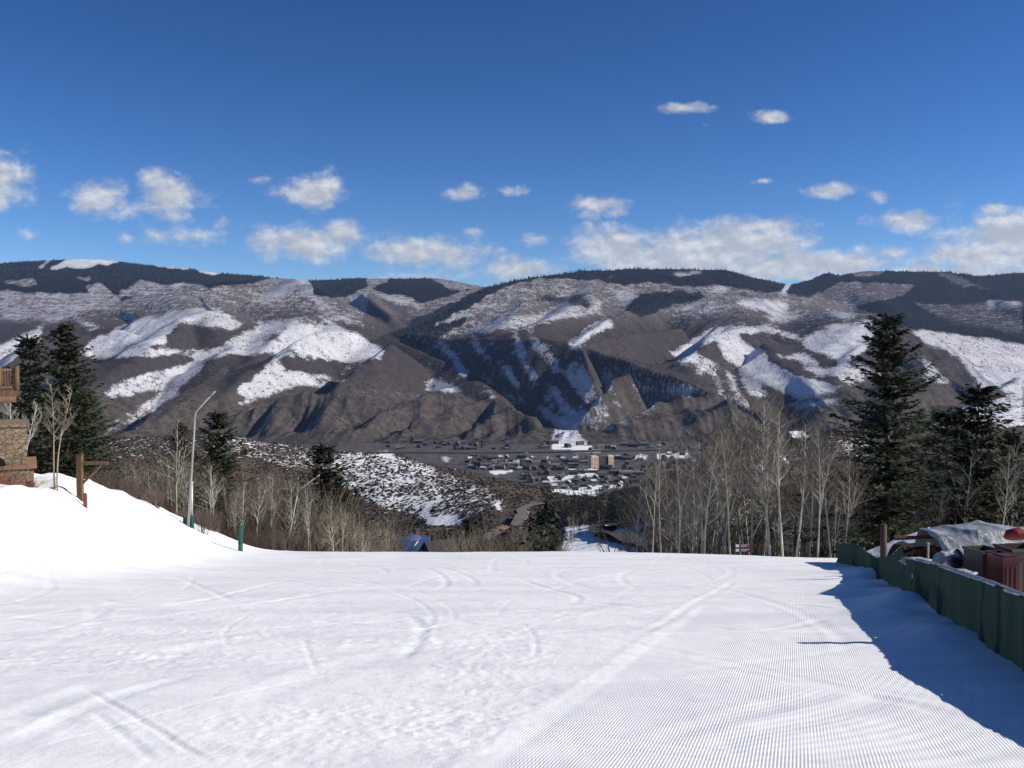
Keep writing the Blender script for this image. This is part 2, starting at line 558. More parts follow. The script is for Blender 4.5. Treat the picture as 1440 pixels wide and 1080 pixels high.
def mountain_height(X, Y):
    u = X / Y
    wx = (fbm(X / 700, Y / 700, 3, 5) - .5)
    wy = (fbm(X / 700, Y / 700, 3, 9) - .5)
    base = interp_cols(u, MCOLS, Y + wy * 160)
    hi = sstep(3650, 4300, Y)
    z = base - (45 + 225 * sstep(3720, 4300, Y) * (1 - .35 * sstep(5400, 7000, Y)) * (1 - sstep(8200, 9300, Y))) * hi
    Xw, Yw = X + wx * 130, Y + wy * 130
    gul = np.zeros_like(X)
    for pts, sl, sr, rnd, gd in RIDGES:
        P = [at(*p) for p in pts]
        d, side, zz, arc = polydist(Xw, Yw, P)
        s = np.where(side > 0, sl, sr)
        g = ridged(arc / 120 + 2.4 * wx, d / 700 + 3.1, 3, int(pts[0][0]) % 97)
        drop = (np.sqrt(d * d + rnd * rnd) - rnd) * s * 1.4 * (1 + .16 * (1 - g)) + 1.0e-4 * d * d + gd * 2.0 * (1 - g) * np.clip(d / 160, 0, 1)
        zr = zz - drop
        z = smax(z, zr, 24)
    for pts, sl, sr, wid in VALLEYS:
        P = [at(*p) for p in pts]
        d, side, zz, arc = polydist(Xw, Yw, P)
        s = np.where(side > 0, sl, sr)
        g = ridged(arc / 110 + 1.5 * wx, d / 1200 + 1.7, 3, int(pts[0][0]) % 89)
        zv = zz + (np.sqrt(d * d + wid * wid) - wid) * s * (1 + .3 * (g - .5)) - 62 * (g - .5) * np.clip(d / 130, 0, 1)
        z = -smax(-z, -zv, 22)
    # erosion on the steep front facing the valley
    fr = sstep(3640, 3860, Y) * (1 - sstep(4350, 4900, Y))
    g = ridged((X + wy * 90) / 165, Y / 1500 + 4.2, 3, 31)
    g2 = ridged((X + wy * 60) / 62 + 7.7, Y / 900 + 1.2, 2, 37)
    z = z - fr * (64 * (1 - g) + 17 * (1 - g2))
    # everything else: small relief
    r = ridged(X / 420 + wx, Y / 520 + wy, 4, 3)
    z = z + hi * (14 * (r - .6)) + hi * (3 * (fbm(X / 60, Y / 80, 3, 21) - .5) + 8 * (ridged(X / 150 + wx, Y / 210 + wy, 3, 61) - .6))
    # never above the skyline, flat valley floor in front
    z = np.where(Y < 3720, np.minimum(z, -350 + np.clip(Y - 3640, 0, 80) * .35), z)
    z = np.maximum(z, -352)
    return z


def blur(a, n):
    for _ in range(n):
        p = np.pad(a, 1, mode='edge')
        a = (p[:-2, 1:-1] + p[2:, 1:-1] + p[1:-1, :-2] + p[1:-1, 2:] + 2 * p[1:-1, 1:-1]) / 6
    return a


NC, NR = 1350, 760
us = np.linspace(-.66, .66, NC)
ts = np.linspace(0, 1, NR)
Ym = 3500 + (14200 - 3500) * (.30 * ts + .70 * ts ** 2.2)
UU, YY = np.meshgrid(us, Ym)
XX = UU * YY
ZZ = mountain_height(XX, YY)
ZZ = blur(ZZ, 2)
# the skyline is set to what is seen: lower whatever sticks out above it
skyr = np.interp(us * F + 720, [s[0] for s in SKY], [s[1] for s in SKY])
skyz = (490 - skyr) / F
lim = skyz[None, :] * YY * 1.0
ZZ = np.where(YY > 5000, -smax(-ZZ, -lim, 6), ZZ)

PX, PY = proj(XX, YY, ZZ)
vis = PY <= np.minimum.accumulate(PY, axis=0) + 1.5
vf = vis.astype(float)
for _ in range(10):                     # a few rows beyond what shows
    p = np.pad(vf, ((1, 1), (1, 1)), mode='edge')
    vf = np.maximum(vf, np.maximum(np.maximum(p[:-2, 1:-1], p[2:, 1:-1]), np.maximum(p[1:-1, :-2], p[1:-1, 2:])))
vis = vf

# ground cover: what grows and lies where (patches seen on the slopes)
SNOWP = [
    ([(70, 378), (98, 362), (130, 358), (170, 359), (173, 367), (145, 374), (75, 380)], 1.1), ([(52, 378), (70, 364), (76, 364), (62, 378)], .9), ([(10, 368), (35, 366), (30, 371)], .6),
    ([(210, 369), (268, 372), (265, 381), (215, 373)], 1), ([(274, 377), (310, 371), (342, 380), (300, 387), (282, 383)], 1.1),
    ([(0, 396), (50, 392), (56, 402), (10, 400)], .45), ([(0, 405), (130, 412), (170, 425), (85, 452), (0, 452)], .56),
    ([(115, 402), (140, 394), (172, 420), (150, 426)], .55), ([(163, 412), (200, 393), (242, 402), (200, 421), (173, 418)], .55), ([(240, 400), (260, 396), (255, 405)], .9),
    ([(250, 408), (390, 394), (432, 391), (445, 412), (400, 426), (350, 422), (290, 425)], .54), ([(352, 424), (392, 404), (430, 392), (438, 396), (400, 412), (370, 426)], .8),
    ([(430, 393), (442, 412), (470, 442), (455, 440), (432, 415)], .75),
    ([(-20, 520), (-20, 495), (58, 457), (95, 445), (92, 456), (44, 488), (10, 512)], .85), ([(100, 444), (125, 450), (150, 460), (120, 470)], .55),
    ([(116, 486), (160, 463), (205, 446), (252, 449), (236, 478), (242, 486), (300, 491), (290, 500), (120, 503)], .95),
    ([(228, 443), (300, 431), (345, 456), (325, 466), (255, 456)], .85), ([(310, 481), (362, 457), (400, 457), (388, 470), (335, 490)], .9),
    ([(368, 486), (425, 448), (500, 468), (545, 498), (482, 512), (400, 492)], .95), ([(340, 452), (470, 445), (500, 455), (420, 460)], .7),
    ([(140, 552), (200, 520), (262, 503), (300, 488), (390, 478), (398, 488), (300, 512), (268, 532), (246, 546), (160, 562)], .86),
    ([(258, 490), (290, 488), (295, 495), (265, 497)], .9),
    ([(330, 552), (350, 524), (392, 494), (402, 518), (466, 528), (468, 544), (400, 547), (352, 562)], .97), ([(470, 520), (545, 500), (555, 508), (500, 532)], .5),
    ([(325, 572), (352, 558), (402, 546), (395, 552), (345, 570)], .9), ([(530, 500), (560, 512), (552, 517), (520, 512)], .7),
    ([(440, 412), (480, 442), (502, 432), (514, 410), (522, 410), (512, 452), (545, 470), (470, 452)], .62), ([(520, 411), (560, 420), (600, 430), (560, 428)], .8),
    ([(515, 390), (545, 388), (545, 398), (520, 404)], .5), ([(602, 389), (640, 394), (676, 404), (640, 408), (612, 396)], .5),
    ([(150, 606), (190, 575), (243, 541), (252, 548), (246, 566), (200, 592), (160, 610)], .62),
    ([(590, 541), (640, 548), (640, 553), (600, 548)], .75), ([(586, 543), (600, 540), (610, 546)], .7), ([(618, 552), (640, 556), (630, 558)], .5), ([(555, 522), (570, 524), (560, 528)], .5),
    ([(600, 452), (700, 405), (790, 397), (905, 400), (892, 426), (850, 424), (800, 420), (720, 442), (640, 476), (590, 482)], .50),
    ([(640, 476), (700, 452), (780, 434), (840, 430), (852, 440), (760, 455), (690, 474)], .74), ([(770, 436), (795, 433), (800, 442), (772, 444)], .8),
    ([(798, 482), (830, 460), (850, 448), (872, 458), (842, 470), (806, 491)], .95), ([(806, 489), (840, 484), (850, 486), (815, 494)], .8),
    ([(828, 421), (852, 428), (842, 438)], .8), ([(866, 411), (892, 411), (895, 420), (872, 418)], .85), ([(720, 420), (760, 412), (755, 418)], .6),
    ([(600, 486), (650, 470), (700, 465), (760, 462), (800, 484), (832, 530), (868, 526), (935, 540), (985, 552), (930, 575), (850, 610), (815, 596), (770, 572), (720, 553), (660, 520)], .43),
    ([(905, 546), (935, 536), (985, 549), (930, 556), (905, 580), (895, 570)], .95), ([(1020, 560), (1000, 572), (960, 552)], .0),
    ([(640, 508), (662, 524), (655, 531), (634, 514)], .95), ([(684, 555), (722, 557), (716, 563), (688, 561)], 1), ([(745, 562), (778, 581), (796, 595), (782, 602), (762, 578)], .75),
    ([(778, 604), (790, 588), (812, 592), (815, 610), (832, 626), (777, 632)], .95), ([(640, 528), (700, 552), (740, 566), (700, 562)], .35),
    ([(1035, 426), (1062, 421), (1096, 422), (1110, 430), (1100, 440), (1060, 436)], .98), ([(1160, 437), (1206, 443), (1190, 448), (1165, 444)], .95), ([(1078, 440), (1135, 444), (1110, 452), (1080, 456)], .75), ([(1000, 426), (1040, 424), (1035, 432)], .5),
    ([(1007, 480), (1035, 470), (1080, 499), (1105, 520), (1150, 535), (1182, 549), (1130, 560), (1090, 546), (1040, 522), (1015, 500)], .97),
    ([(938, 497), (1000, 462), (1050, 457), (1072, 470), (1000, 482), (975, 494), (1000, 505), (962, 512)], .9), ([(1020, 460), (1075, 457), (1125, 470), (1130, 480), (1080, 468)], .85),
    ([(1078, 484), (1122, 490), (1152, 512), (1100, 506)], .82), ([(1128, 478), (1160, 461), (1222, 451), (1230, 466), (1218, 495), (1182, 507), (1140, 492)], .97),
    ([(1125, 512), (1150, 515), (1180, 528), (1150, 530)], .8), ([(1158, 518), (1200, 500), (1245, 530), (1195, 545)], .8), ([(1280, 461), (1362, 472), (1460, 485), (1460, 562), (1382, 545), (1345, 505), (1300, 482)], .84),
    ([(1295, 495), (1320, 520), (1345, 545), (1300, 540)], .72), ([(962, 512), (1000, 504), (1060, 535), (1082, 552), (1052, 575), (985, 552)], .6),
    ([(1140, 412), (1190, 397), (1292, 402), (1270, 416), (1190, 428), (1150, 418)], .34), ([(1210, 378), (1245, 378), (1240, 386), (1200, 388)], .45), ([(1190, 398), (1215, 396), (1205, 403)], .65), ([(1270, 400), (1260, 398), (1285, 402)], .8),
    ([(1280, 424), (1340, 428), (1440, 420), (1440, 470), (1330, 450)], .45), ([(1380, 425), (1430, 422), (1435, 428), (1400, 434)], .75),
    ([(1098, 410), (1113, 394), (1118, 395), (1108, 408), (1102, 414)], .95), ([(945, 383), (990, 381), (985, 386), (950, 388)], .75), ([(930, 376), (990, 375), (1000, 379), (940, 381)], .45),
    ([(935, 402), (1020, 402), (1022, 412), (940, 411)], .48), ([(1000, 404), (1022, 404), (1020, 411), (1002, 411)], .8), ([(850, 388), (870, 386), (862, 391)], .8), ([(900, 386), (930, 384), (925, 390)], .55),
    ([(790, 386), (815, 383), (808, 387)], .6),
    ([(500, 516), (560, 520), (645, 545), (645, 550), (560, 527), (500, 521)], .85), ([(440, 532), (530, 527), (560, 535), (450, 539)], .65), ([(330, 497), (400, 493), (475, 511), (400, 502)], .75), ([(112, 494), (295, 495), (295, 500), (112, 499)], 1.0),
    ([(480, 545), (600, 556), (645, 567), (600, 562), (480, 550)], .6), ([(230, 522), (300, 500), (390, 486), (396, 496), (300, 513), (245, 534)], .95), ([(560, 470), (640, 440), (700, 420), (650, 450), (590, 474)], .6), ([(900, 440), (1000, 425), (1030, 432), (950, 445)], .55),
    ([(118, 490), (290, 494), (330, 497), (280, 499), (120, 496)], .7), ([(140, 610), (245, 585), (240, 590), (150, 614)], .45), ([(1100, 570), (1160, 560), (1200, 566), (1130, 575)], .6),
]
BROWN = [([(255, 455), (300, 462), (330, 470), (300, 488), (245, 482), (240, 470), (255, 462)], .05), ([(60, 458), (95, 450), (125, 465), (95, 482), (60, 480)], .05),
         ([(290, 505), (330, 500), (392, 498), (360, 525), (330, 545), (280, 525)], .03), ([(518, 414), (545, 425), (575, 432), (560, 455), (525, 460), (512, 450)], .02),
         ([(500, 516), (560, 500), (640, 535), (560, 532), (500, 540), (470, 530)], .1), ([(1038, 470), (1080, 474), (1130, 492), (1105, 500), (1060, 486)], .02),
         ([(1075, 496), (1120, 512), (1160, 535), (1120, 530), (1080, 510)], .05), ([(975, 492), (1005, 484), (1020, 506), (1040, 525), (1000, 505)], .04), ([(1150, 505), (1180, 512), (1165, 520)], .1),
         ([(812, 492), (850, 485), (905, 487), (925, 496), (880, 512), (860, 526), (838, 525)], .03), ([(870, 468), (900, 470), (925, 488), (900, 488), (850, 482)], .06), ([(1185, 508), (1215, 500), (1200, 515)], .15),
         ([(1290, 482), (1330, 492), (1365, 535), (1330, 530), (1300, 500)], .04), ([(120, 503), (290, 503), (250, 512), (180, 530), (120, 545)], .03), ([(640, 497), (680, 480), (690, 486), (655, 505)], .25),
         ([(245, 560), (262, 540), (330, 545), (330, 575), (250, 600), (200, 610)], .06), ([(160, 488), (255, 485), (300, 490), (160, 490)], .2)]
FORESTP = [
    ([(-60, 360), (60, 355), (180, 355), (240, 366), (340, 378), (400, 380), (392, 390), (345, 398), (300, 402), (252, 397), (232, 402), (215, 412), (170, 426), (140, 411), (80, 412), (-60, 405)], 1),
    ([(395, 388), (450, 386), (540, 382), (615, 383), (650, 388), (695, 398), (650, 410), (600, 426), (570, 416), (530, 408), (515, 401), (482, 418), (448, 416), (438, 396)], 1),
    ([(690, 402), (720, 390), (780, 380), (850, 374), (960, 370), (1060, 380), (1112, 390), (1110, 414), (1010, 402), (930, 400), (880, 402), (850, 394), (760, 390), (700, 404)], 1),
    ([(1104, 412), (1122, 388), (1220, 369), (1330, 371), (1440, 374), (1500, 372), (1500, 490), (1440, 484), (1300, 466), (1230, 442), (1190, 427), (1150, 418)], .85),
    ([(574, 480), (600, 461), (658, 445), (664, 450), (620, 472), (600, 492), (584, 492)], .9), ([(735, 420), (780, 413), (822, 414), (832, 436), (790, 426)], .55),
    ([(878, 434), (905, 412), (960, 408), (1010, 416), (950, 428), (900, 446)], .7), ([(600, 470), (640, 452), (640, 462), (610, 480)], .6), ([(697, 400), (640, 424), (590, 446), (548, 472), (574, 478), (607, 458), (650, 436), (700, 410)], 1),
    ([(240, 402), (300, 401), (330, 398), (300, 408), (260, 410)], .4),
]
LIGHTP = [([(88, 385), (130, 390), (120, 395)], 1), ([(515, 390), (545, 388), (545, 398), (520, 404)], 1), ([(602, 389), (640, 394), (676, 404), (640, 408), (612, 396)], 1), ([(880, 396), (935, 398), (935, 408), (890, 408)], .8),
          ([(1140, 414), (1190, 396), (1292, 401), (1272, 416), (1190, 430), (1150, 420)], .9), ([(1280, 424), (1340, 428), (1440, 420), (1440, 475), (1330, 455)], .5), ([(0, 394), (50, 391), (56, 402), (10, 401)], .9),
          ([(163, 412), (200, 393), (242, 402), (200, 421), (173, 418)], .8), ([(115, 402), (140, 394), (172, 420), (150, 426)], .9), ([(1300, 378), (1345, 384), (1400, 410), (1350, 405)], .5), ([(1200, 380), (1250, 377), (1240, 388), (1200, 390)], .7),
          ([(930, 376), (1000, 375), (1010, 382), (940, 388)], .4)]
SX0, SY0, SS = -80, 340, 2.0
MW, MH = int(1620 / SS * 1), int(320 / SS * 1)
gx, gy = np.meshgrid(SX0 + (np.arange(MW) + .5) * SS, SY0 + (np.arange(MH) + .5) * SS)


def poly_mask(poly, x, y):
    m = np.zeros(x.shape, bool)
    n = len(poly)
    for i in range(n):
        (x0, y0), (x1, y1) = poly[i], poly[(i + 1) % n]
        if y0 == y1:
            continue
        c = ((y0 > y) != (y1 > y)) & (x < (x1 - x0) * (y - y0) / (y1 - y0) + x0)
        m ^= c
    return m


wxm, wym = (fbm(gx / 14, gy / 9, 3, 71) - .5) * 12, (fbm(gx / 14, gy / 9, 3, 77) - .5) * 7
snow_map = np.full(gx.shape, .13) + .34 * sstep(470, 425, gy)
for p, v in SNOWP:
    m = poly_mask(p, gx + wxm, gy + wym)
    snow_map[m] = v if v > .6 else np.maximum(snow_map[m] * .3, v)
for p, v in BROWN:
    snow_map[poly_mask(p, gx + wxm * .5, gy + wym * .5)] = v
# fluted walls in shade: snow lies in the chutes between bare ribs (creek wall: extra brown also paints its shade)
for poly, (ca, sa), wl, lo, hi_ in (([(600, 486), (650, 470), (700, 465), (760, 462), (800, 484), (832, 530), (868, 526), (935, 540), (985, 552), (930, 575), (850, 610), (815, 596), (770, 572), (720, 553), (660, 520)], (.55, .83), 5.0, .05, .58),
                                   ([(130, 608), (190, 570), (243, 540), (256, 548), (246, 566), (200, 594), (150, 614)], (.86, -.50), 4.5, .10, .80),
                                   ([(960, 512), (1000, 504), (1060, 535), (1082, 552), (1052, 575), (985, 552)], (.45, .89), 6.0, .25, .85)):
    m = poly_mask(poly, gx + wxm, gy + wym)
    across_ = gx * sa - gy * ca
    n_ = fbm(across_ / wl * .5 + 1.2 * fbm(gx / 30, gy / 30, 2, 7), (gx * ca + gy * sa) / 60, 3, 88)
    snow_map[m] = (lo + (hi_ - lo) * sstep(.38, .66, n_))[m]
for_map = np.zeros(gx.shape)
for p, v in FORESTP:
    m = poly_mask(p, gx + wxm * 1.5, gy + wym * 1.2)
    for_map[m] = v
for p, v in LIGHTP:
    m = poly_mask(p, gx + wxm, gy + wym)
    for_map[m] *= (1 - v)
for p, v in SNOWP:
    if v > .74:
        for_map[poly_mask(p, gx + wxm, gy + wym)] = 0
snow_map, for_map = blur(snow_map, 6), blur(for_map, 3)


def sample(mp, px, py):
    x = np.clip((px - SX0) / SS - .5, 0, MW - 1.001)
    y = np.clip((py - SY0) / SS - .5, 0, MH - 1.001)
    ix, iy = x.astype(int), y.astype(int)
    fx, fy = x - ix, y - iy
    return (mp[iy, ix] * (1 - fx) + mp[iy, ix + 1] * fx) * (1 - fy) + (mp[iy + 1, ix] * (1 - fx) + mp[iy + 1, ix + 1] * fx) * fy


snow_a, for_a = sample(snow_map, PX, PY), sample(for_map, PX, PY)
# slopes hidden from the piste follow the same rule everywhere: high ground wooded, shaded sides snowy
gzx = np.gradient(ZZ, axis=1) / np.maximum(np.gradient(XX, axis=1), 1e-3)
hid_s = np.clip(.25 + .9 * gzx + .6 * (fbm(XX / 500, YY / 500, 3, 55) - .5), 0, .9)
hid_f = sstep(350, 620, ZZ) * .9
vis = blur(vis, 6)
snow_a = snow_a * vis + hid_s * (1 - vis)
for_a = for_a * vis + hid_f * (1 - vis)
# snow stays longer in gullies and on faces turned from the sun
snow_a = snow_a + np.clip(gzx * .35, -.18, .25) * (1 - for_a)
aspen_a = sstep(470, 430, PY) * (1 - for_a) * sstep(.98, .8, snow_a)
bluff_a = sstep(525, 565, PY)

mountain_m, t, b = new_mat('mountain_ground')
P = t.pos()
n_f = t.noise(t.scaled(P, (1, .55, 1)), .11, 3.0, .6)
n_g = t.noise(t.scaled(P, (1, .55, 1)), .034, 3.0, .6)
n_m = t.noise(P, .012, 4.0, .6)
n_l = t.noise(P, .003, 4.0, .6)
sn, fo, asp = t.attr('snow'), t.attr('forest'), t.attr('aspen')
jit = t.math('ADD', t.math('MULTIPLY', t.math('SUBTRACT', n_f, .5), .85), t.math('MULTIPLY', t.math('SUBTRACT', n_m, .5), .55))
n_s = t.noise(t.scaled(P, (.35, 1.0, 1.6)), .02, 4.0, .65)
jit = t.math('ADD', jit, t.math('MULTIPLY', t.math('SUBTRACT', n_s, .5), .65))
jit = t.math('ADD', jit, t.math('MULTIPLY', t.math('SUBTRACT', n_g, .5), .9))
sv = t.math('ADD', sn, jit)
sfac = t.step(sv, .33, .80)
brown = t.mix(t.step(n_m, .35, .7), (.053, .042, .041), (.031, .026, .028))
brown = t.mix(t.step(n_f, .50, .70), brown, (.082, .068, .060))
brown = t.mix(t.step(n_f, .46, .32), brown, (.026, .023, .025))
brown = t.mix(t.step(n_l, .4, .65), brown, (.043, .036, .037))
brown = t.mix(t.math('MULTIPLY', t.attr('bluff'), .8), brown, t.mix(t.step(n_g, .36, .64), (.088, .074, .062), (.044, .038, .034)))
grey = t.mix(t.step(n_f, .35, .65), (.072, .063, .063), (.13, .117, .117))
groundc = t.mix(t.math('MULTIPLY', asp, .8), brown, grey)
snowc = t.mix(t.step(n_g, .3, .7), (.58, .58, .61), (.46, .46, .50))
snowc = t.mix(t.step(n_f, .54, .72), snowc, (.40, .39, .40))
snowc = t.mix(t.math('MULTIPLY', asp, .45), snowc, (.40, .385, .395))
snowc = t.mix(t.step(sv, .95, 1.2), snowc, (.74, .74, .76))
base = t.mix(sfac, groundc, snowc)
ff = t.step(t.math('ADD', fo, t.math('MULTIPLY', t.math('SUBTRACT', n_f, .5), 1.3)), .40, .60)
forc = t.mix(t.step(n_f, .3, .7), (.006, .009, .013), (.015, .018, .022))
forc = t.mix(t.step(n_m, .60, .78), forc, (.045, .045, .05))
base = t.mix(ff, base, forc)
t.set(b, 'Base Color', base)
b.inputs['Roughness'].default_value = .95
b.inputs['Specular IOR Level'].default_value = .1
hgt = t.math('ADD', t.math('MULTIPLY', n_f, 3.5), t.math('MULTIPLY', t.math('MULTIPLY', ff, n_f), 12.0))
t.set(b, 'Normal', t.bump(t.math('ADD', hgt, t.math('MULTIPLY', n_g, 3.0)), 1.0, 1.0))

mountains = mesh_obj('mountains', np.stack([XX, YY, ZZ], -1), grid_faces(NR, NC), mountain_m, None, True)
set_attr(mountains, 'snow', snow_a)
set_attr(mountains, 'forest', for_a)
set_attr(mountains, 'aspen', aspen_a)
set_attr(mountains, 'bluff', bluff_a)
tag(mountains, kind='structure', label='brown mountains streaked with snow beyond the valley town', cat='mountains')
# ------------------------------------------------------------------ piste
S_SL, S_A = .17, 2.3


def on_slope(px, py):
    r = -zat(py, 1.0)
    Y = S_A / max(r - S_SL, .02)
    return (at(px, py, Y)[0], Y)


FENCE_PX = [(1560, 1018), (1500, 978), (1440, 945), (1355, 890), (1270, 840), (1232, 815), (1200, 797), (1176, 789)]
FENCE = [on_slope(*p) for p in FENCE_PX]
FENCE = [(FENCE[0][0] - 1.55, FENCE[0][1] - 5.5)] + FENCE


def fence_x(Y):
    return np.interp(Y, [p[1] for p in FENCE], [p[0] for p in FENCE])


def slope_base(X, Y):
    z = -S_A - S_SL * Y
    left = -(X + 18.0 - 1.6 * sstep(65, 54, Y))
    bank = .56 * np.log1p(np.exp(np.clip(left / .9, -30, 30))) * .9
    bank = np.minimum(bank, 4.6 - .9 * sstep(55, 50, Y) + .12 * np.maximum(left - 8, 0))
    z = z + bank * sstep(22, 48, Y)
    z = z - .03 * np.clip(X - 5, 0, 30) * sstep(45, 66, Y)
    fx = fence_x(Y)
    dx = X - fx
    z = z + .42 * np.exp(-(dx + .1) ** 2 / 2.2) * (fbm(X / 2.0 + 3, Y / 2.4, 2, 41) - .15) * sstep(14, 24, Y) * (1 - sstep(40, 48, Y))
    yr = 69 - .85 * np.clip(-(X + 16), 0, 14) + 1.2 * (fbm(X / 9, X * 0 + 2.2, 2, 3) - .5)
    dy = np.maximum(Y - yr, 0)
    z = z - np.where(dy < 18, .013 * dy * dy, .013 * 324 + .468 * (dy - 18))
    z = z + .16 * (fbm(X / 7, Y / 11, 3, 5) - .5) + .25 * (fbm(X / 16, Y / 30, 2, 15) - .5) * sstep(20, 40, Y)
    # lumps of pushed snow on the far bank
    z = z + -.0 + .62 * sstep(-18, -22, X) * (fbm(X / 1.6, Y / 2.2, 3, 8) - .5) + 1.0 * sstep(-18, -24, X) * (fbm(X / 4.5, Y / 5, 2, 18) - .5)
    return z


def groomed(X, Y):
    c = X - (.314 * Y - 3.35)
    return sstep(-.1, .5, c + .7 * (fbm(X / 1.3, Y / 3, 3, 61) - .5)) * (1 - .75 * sstep(24, 42, Y)) * sstep(.1, .9, fence_x(Y) - X - .5)


def smooth_line(pts, n=8):
    out = []
    P = [pts[0]] + list(pts) + [pts[-1]]
    for i in range(1, len(P) - 2):
        for k in range(n):
            t = k / n
            out.append(tuple(.5 * (2 * P[i][j] + (P[i + 1][j] - P[i - 1][j]) * t + (2 * P[i - 1][j] - 5 * P[i][j] + 4 * P[i + 1][j] - P[i + 2][j]) * t * t
                                   + (3 * P[i][j] - P[i - 1][j] - 3 * P[i + 1][j] + P[i + 2][j]) * t ** 3) for j in range(len(pts[0]))))
    out.append(tuple(pts[-1]))
    return out


nc, nr = 900, 720
us_s = np.linspace(-.80, .80, nc)
ys_s = np.concatenate([np.linspace(-9, 6, 60)[:-1], np.geomspace(6, 135, nr - 59)])
US, YS = np.meshgrid(us_s, ys_s)
XS = US * (YS + 12)
ZS = slope_base(XS, YS)
gr = groomed(XS, YS)

TRACKS = [  # (pixels along the track, width m, depth m)
    ([(118, 968), (160, 992), (215, 1025), (265, 1055), (318, 1084)], .045, .013), ([(128, 1000), (180, 1040), (222, 1078)], .06, .009), ([(0, 1062), (90, 1012), (180, 975), (300, 942)], .14, .011),
    ([(0, 1018), (80, 985), (150, 960)], .20, .014), ([(440, 870), (520, 880), (590, 884), (640, 876)], .12, .012), ([(570, 862), (592, 880), (585, 905), (555, 935)], .12, .012),
    ([(585, 862), (620, 875), (636, 892)], .3, -.008), ([(940, 790), (985, 806), (1008, 826)], .08, .007),
    ([(730, 815), (775, 828), (808, 838), (812, 846), (790, 852)], .12, .016), ([(595, 800), (618, 808), (628, 820), (615, 832)], .12, .014), ([(615, 798), (645, 806), (668, 818), (660, 826)], .12, .012),
    ([(120, 840), (200, 850), (290, 842), (410, 815)], .16, .014), ([(240, 808), (262, 815), (300, 832), (345, 850)], .14, .012), ([(380, 770), (420, 782), (520, 790)], .14, .010), ([(510, 797), (540, 800), (542, 808)], .14, .012),
    ([(815, 845), (860, 850), (920, 856), (965, 855)], .10, .014), ([(1000, 880), (1040, 888), (1100, 884), (1170, 868)], .14, .012), ([(1090, 850), (1130, 852), (1175, 858)], .10, .018),
    ([(960, 1060), (1060, 1030), (1150, 1010), (1215, 992), (1240, 978), (1236, 968)], .22, .012), ([(905, 1050), (1000, 1020), (1100, 990), (1180, 975)], .20, .010),
    ([(1090, 850), (1150, 853)], .1, .01), ([(200, 935), (240, 920), (300, 905), (420, 890)], .3, .014), ([(330, 1000), (420, 960), (530, 925), (640, 905)], .3, .012),
]
rs = np.random.RandomState(4)
for k in range(170):     # fainter turns all over the piste
    x0, y0 = rs.uniform(-22, 9), rs.uniform(12, 62)
    a0, cur, L = rs.uniform(-1.2, 1.9), rs.uniform(-.05, .05), rs.uniform(9, 28)
    pts, x, y, a = [], x0, y0, a0
    for i in range(14):
        pts.append((x, y))
        x, y, a = x + math.cos(a) * L / 14, y + math.sin(a) * L / 14, a + cur * L / 14 + rs.uniform(-.05, .05)
    TRACKS.append((pts, rs.uniform(.05, .20), rs.uniform(.004, .011)))
for k in range(70):     # thin edge cuts close by
    x0, y0, a = rs.uniform(-15, 1), rs.uniform(8.5, 30), rs.uniform(-.5, 2.6)
    cur, L = rs.uniform(-.09, .09), rs.uniform(4, 13)
    pts = []
    for i in range(12):
        pts.append((x0, y0))
        x0, y0, a = x0 + math.cos(a) * L / 12, y0 + math.sin(a) * L / 12, a + cur * L / 12
    TRACKS.append((pts, rs.uniform(.03, .05), rs.uniform(.005, .010)))
for pts, wd, dp in TRACKS:
    if max(p[1] for p in pts) > 200:
        pts = [on_slope(*p) for p in pts]
        pts = smooth_line(pts, 5)
    ax, ay = [p[0] for p in pts], [p[1] for p in pts]
    m = (XS > min(ax) - 1) & (XS < max(ax) + 1) & (YS > min(ay) - 1) & (YS < max(ay) + 1)
    if not m.any():
        continue
    d, side, zz, arc = polydist(XS[m], YS[m], [(p[0], p[1], 0) for p in pts])
    L = arc.max() if arc.size else 1
    fade = sstep(0, .15 * L + .01, arc) * sstep(L + .01, .8 * L, arc)
    g = np.exp(-(d / wd) ** 2)
    lip = np.exp(-((d - 1.7 * wd) / (.6 * wd)) ** 2) * (.35 + .5 * (side > 0))
    ZS[m] += dp * fade * (lip * .7 - g * 1.1)
# the windrow left along the edge of the groomed lane
c = XS - (.314 * YS - 3.35)
ZS += .006 * np.exp(-((c + .05 + .12 * (vnoise(YS * .8, YS * 0, 6) - .5)) / .10) ** 2) * sstep(30, 20, YS)
ZS -= .006 * np.exp(-((c - .30) / .10) ** 2) * sstep(30, 20, YS)
# crumbs and chopped snow off the groomed lane
cr = np.zeros_like(XS)
for (px, py, rx, ry) in ((120, 925, 4.0, 1.6), (330, 865, 3.5, 1.5), (230, 890, 4, 1.6), (690, 940, 1.1, 2.6), (660, 900, 1.5, 2), (720, 915, .9, 2), (560, 1020, 2.2, 1.6), (470, 905, 2, 1), (240, 690, 3, 4), (40, 730, 6, 3)):
    x0, y0 = on_slope(px, py)
    cr = np.maximum(cr, np.exp(-(((XS - x0) / rx) ** 2 + ((YS - y0) / ry) ** 2)))
cr = np.clip(cr * 1.2 + .10 * fbm(XS / 3, YS / 5, 3, 91), 0, 1) * (1 - gr)
lump = np.maximum(vnoise(XS / .13, YS / .13, 33) - .58, 0) * 1.3 + np.maximum(vnoise(XS / .055, YS / .055, 37) - .6, 0) * 2.2
ZS += cr * lump * .024
ZS += (1 - gr) * .010 * (fbm(XS / .5 + YS * .4, YS / 1.1, 4, 25) - .5) + .012 * (fbm(XS / .35, YS / .7, 3, 29) - .5)
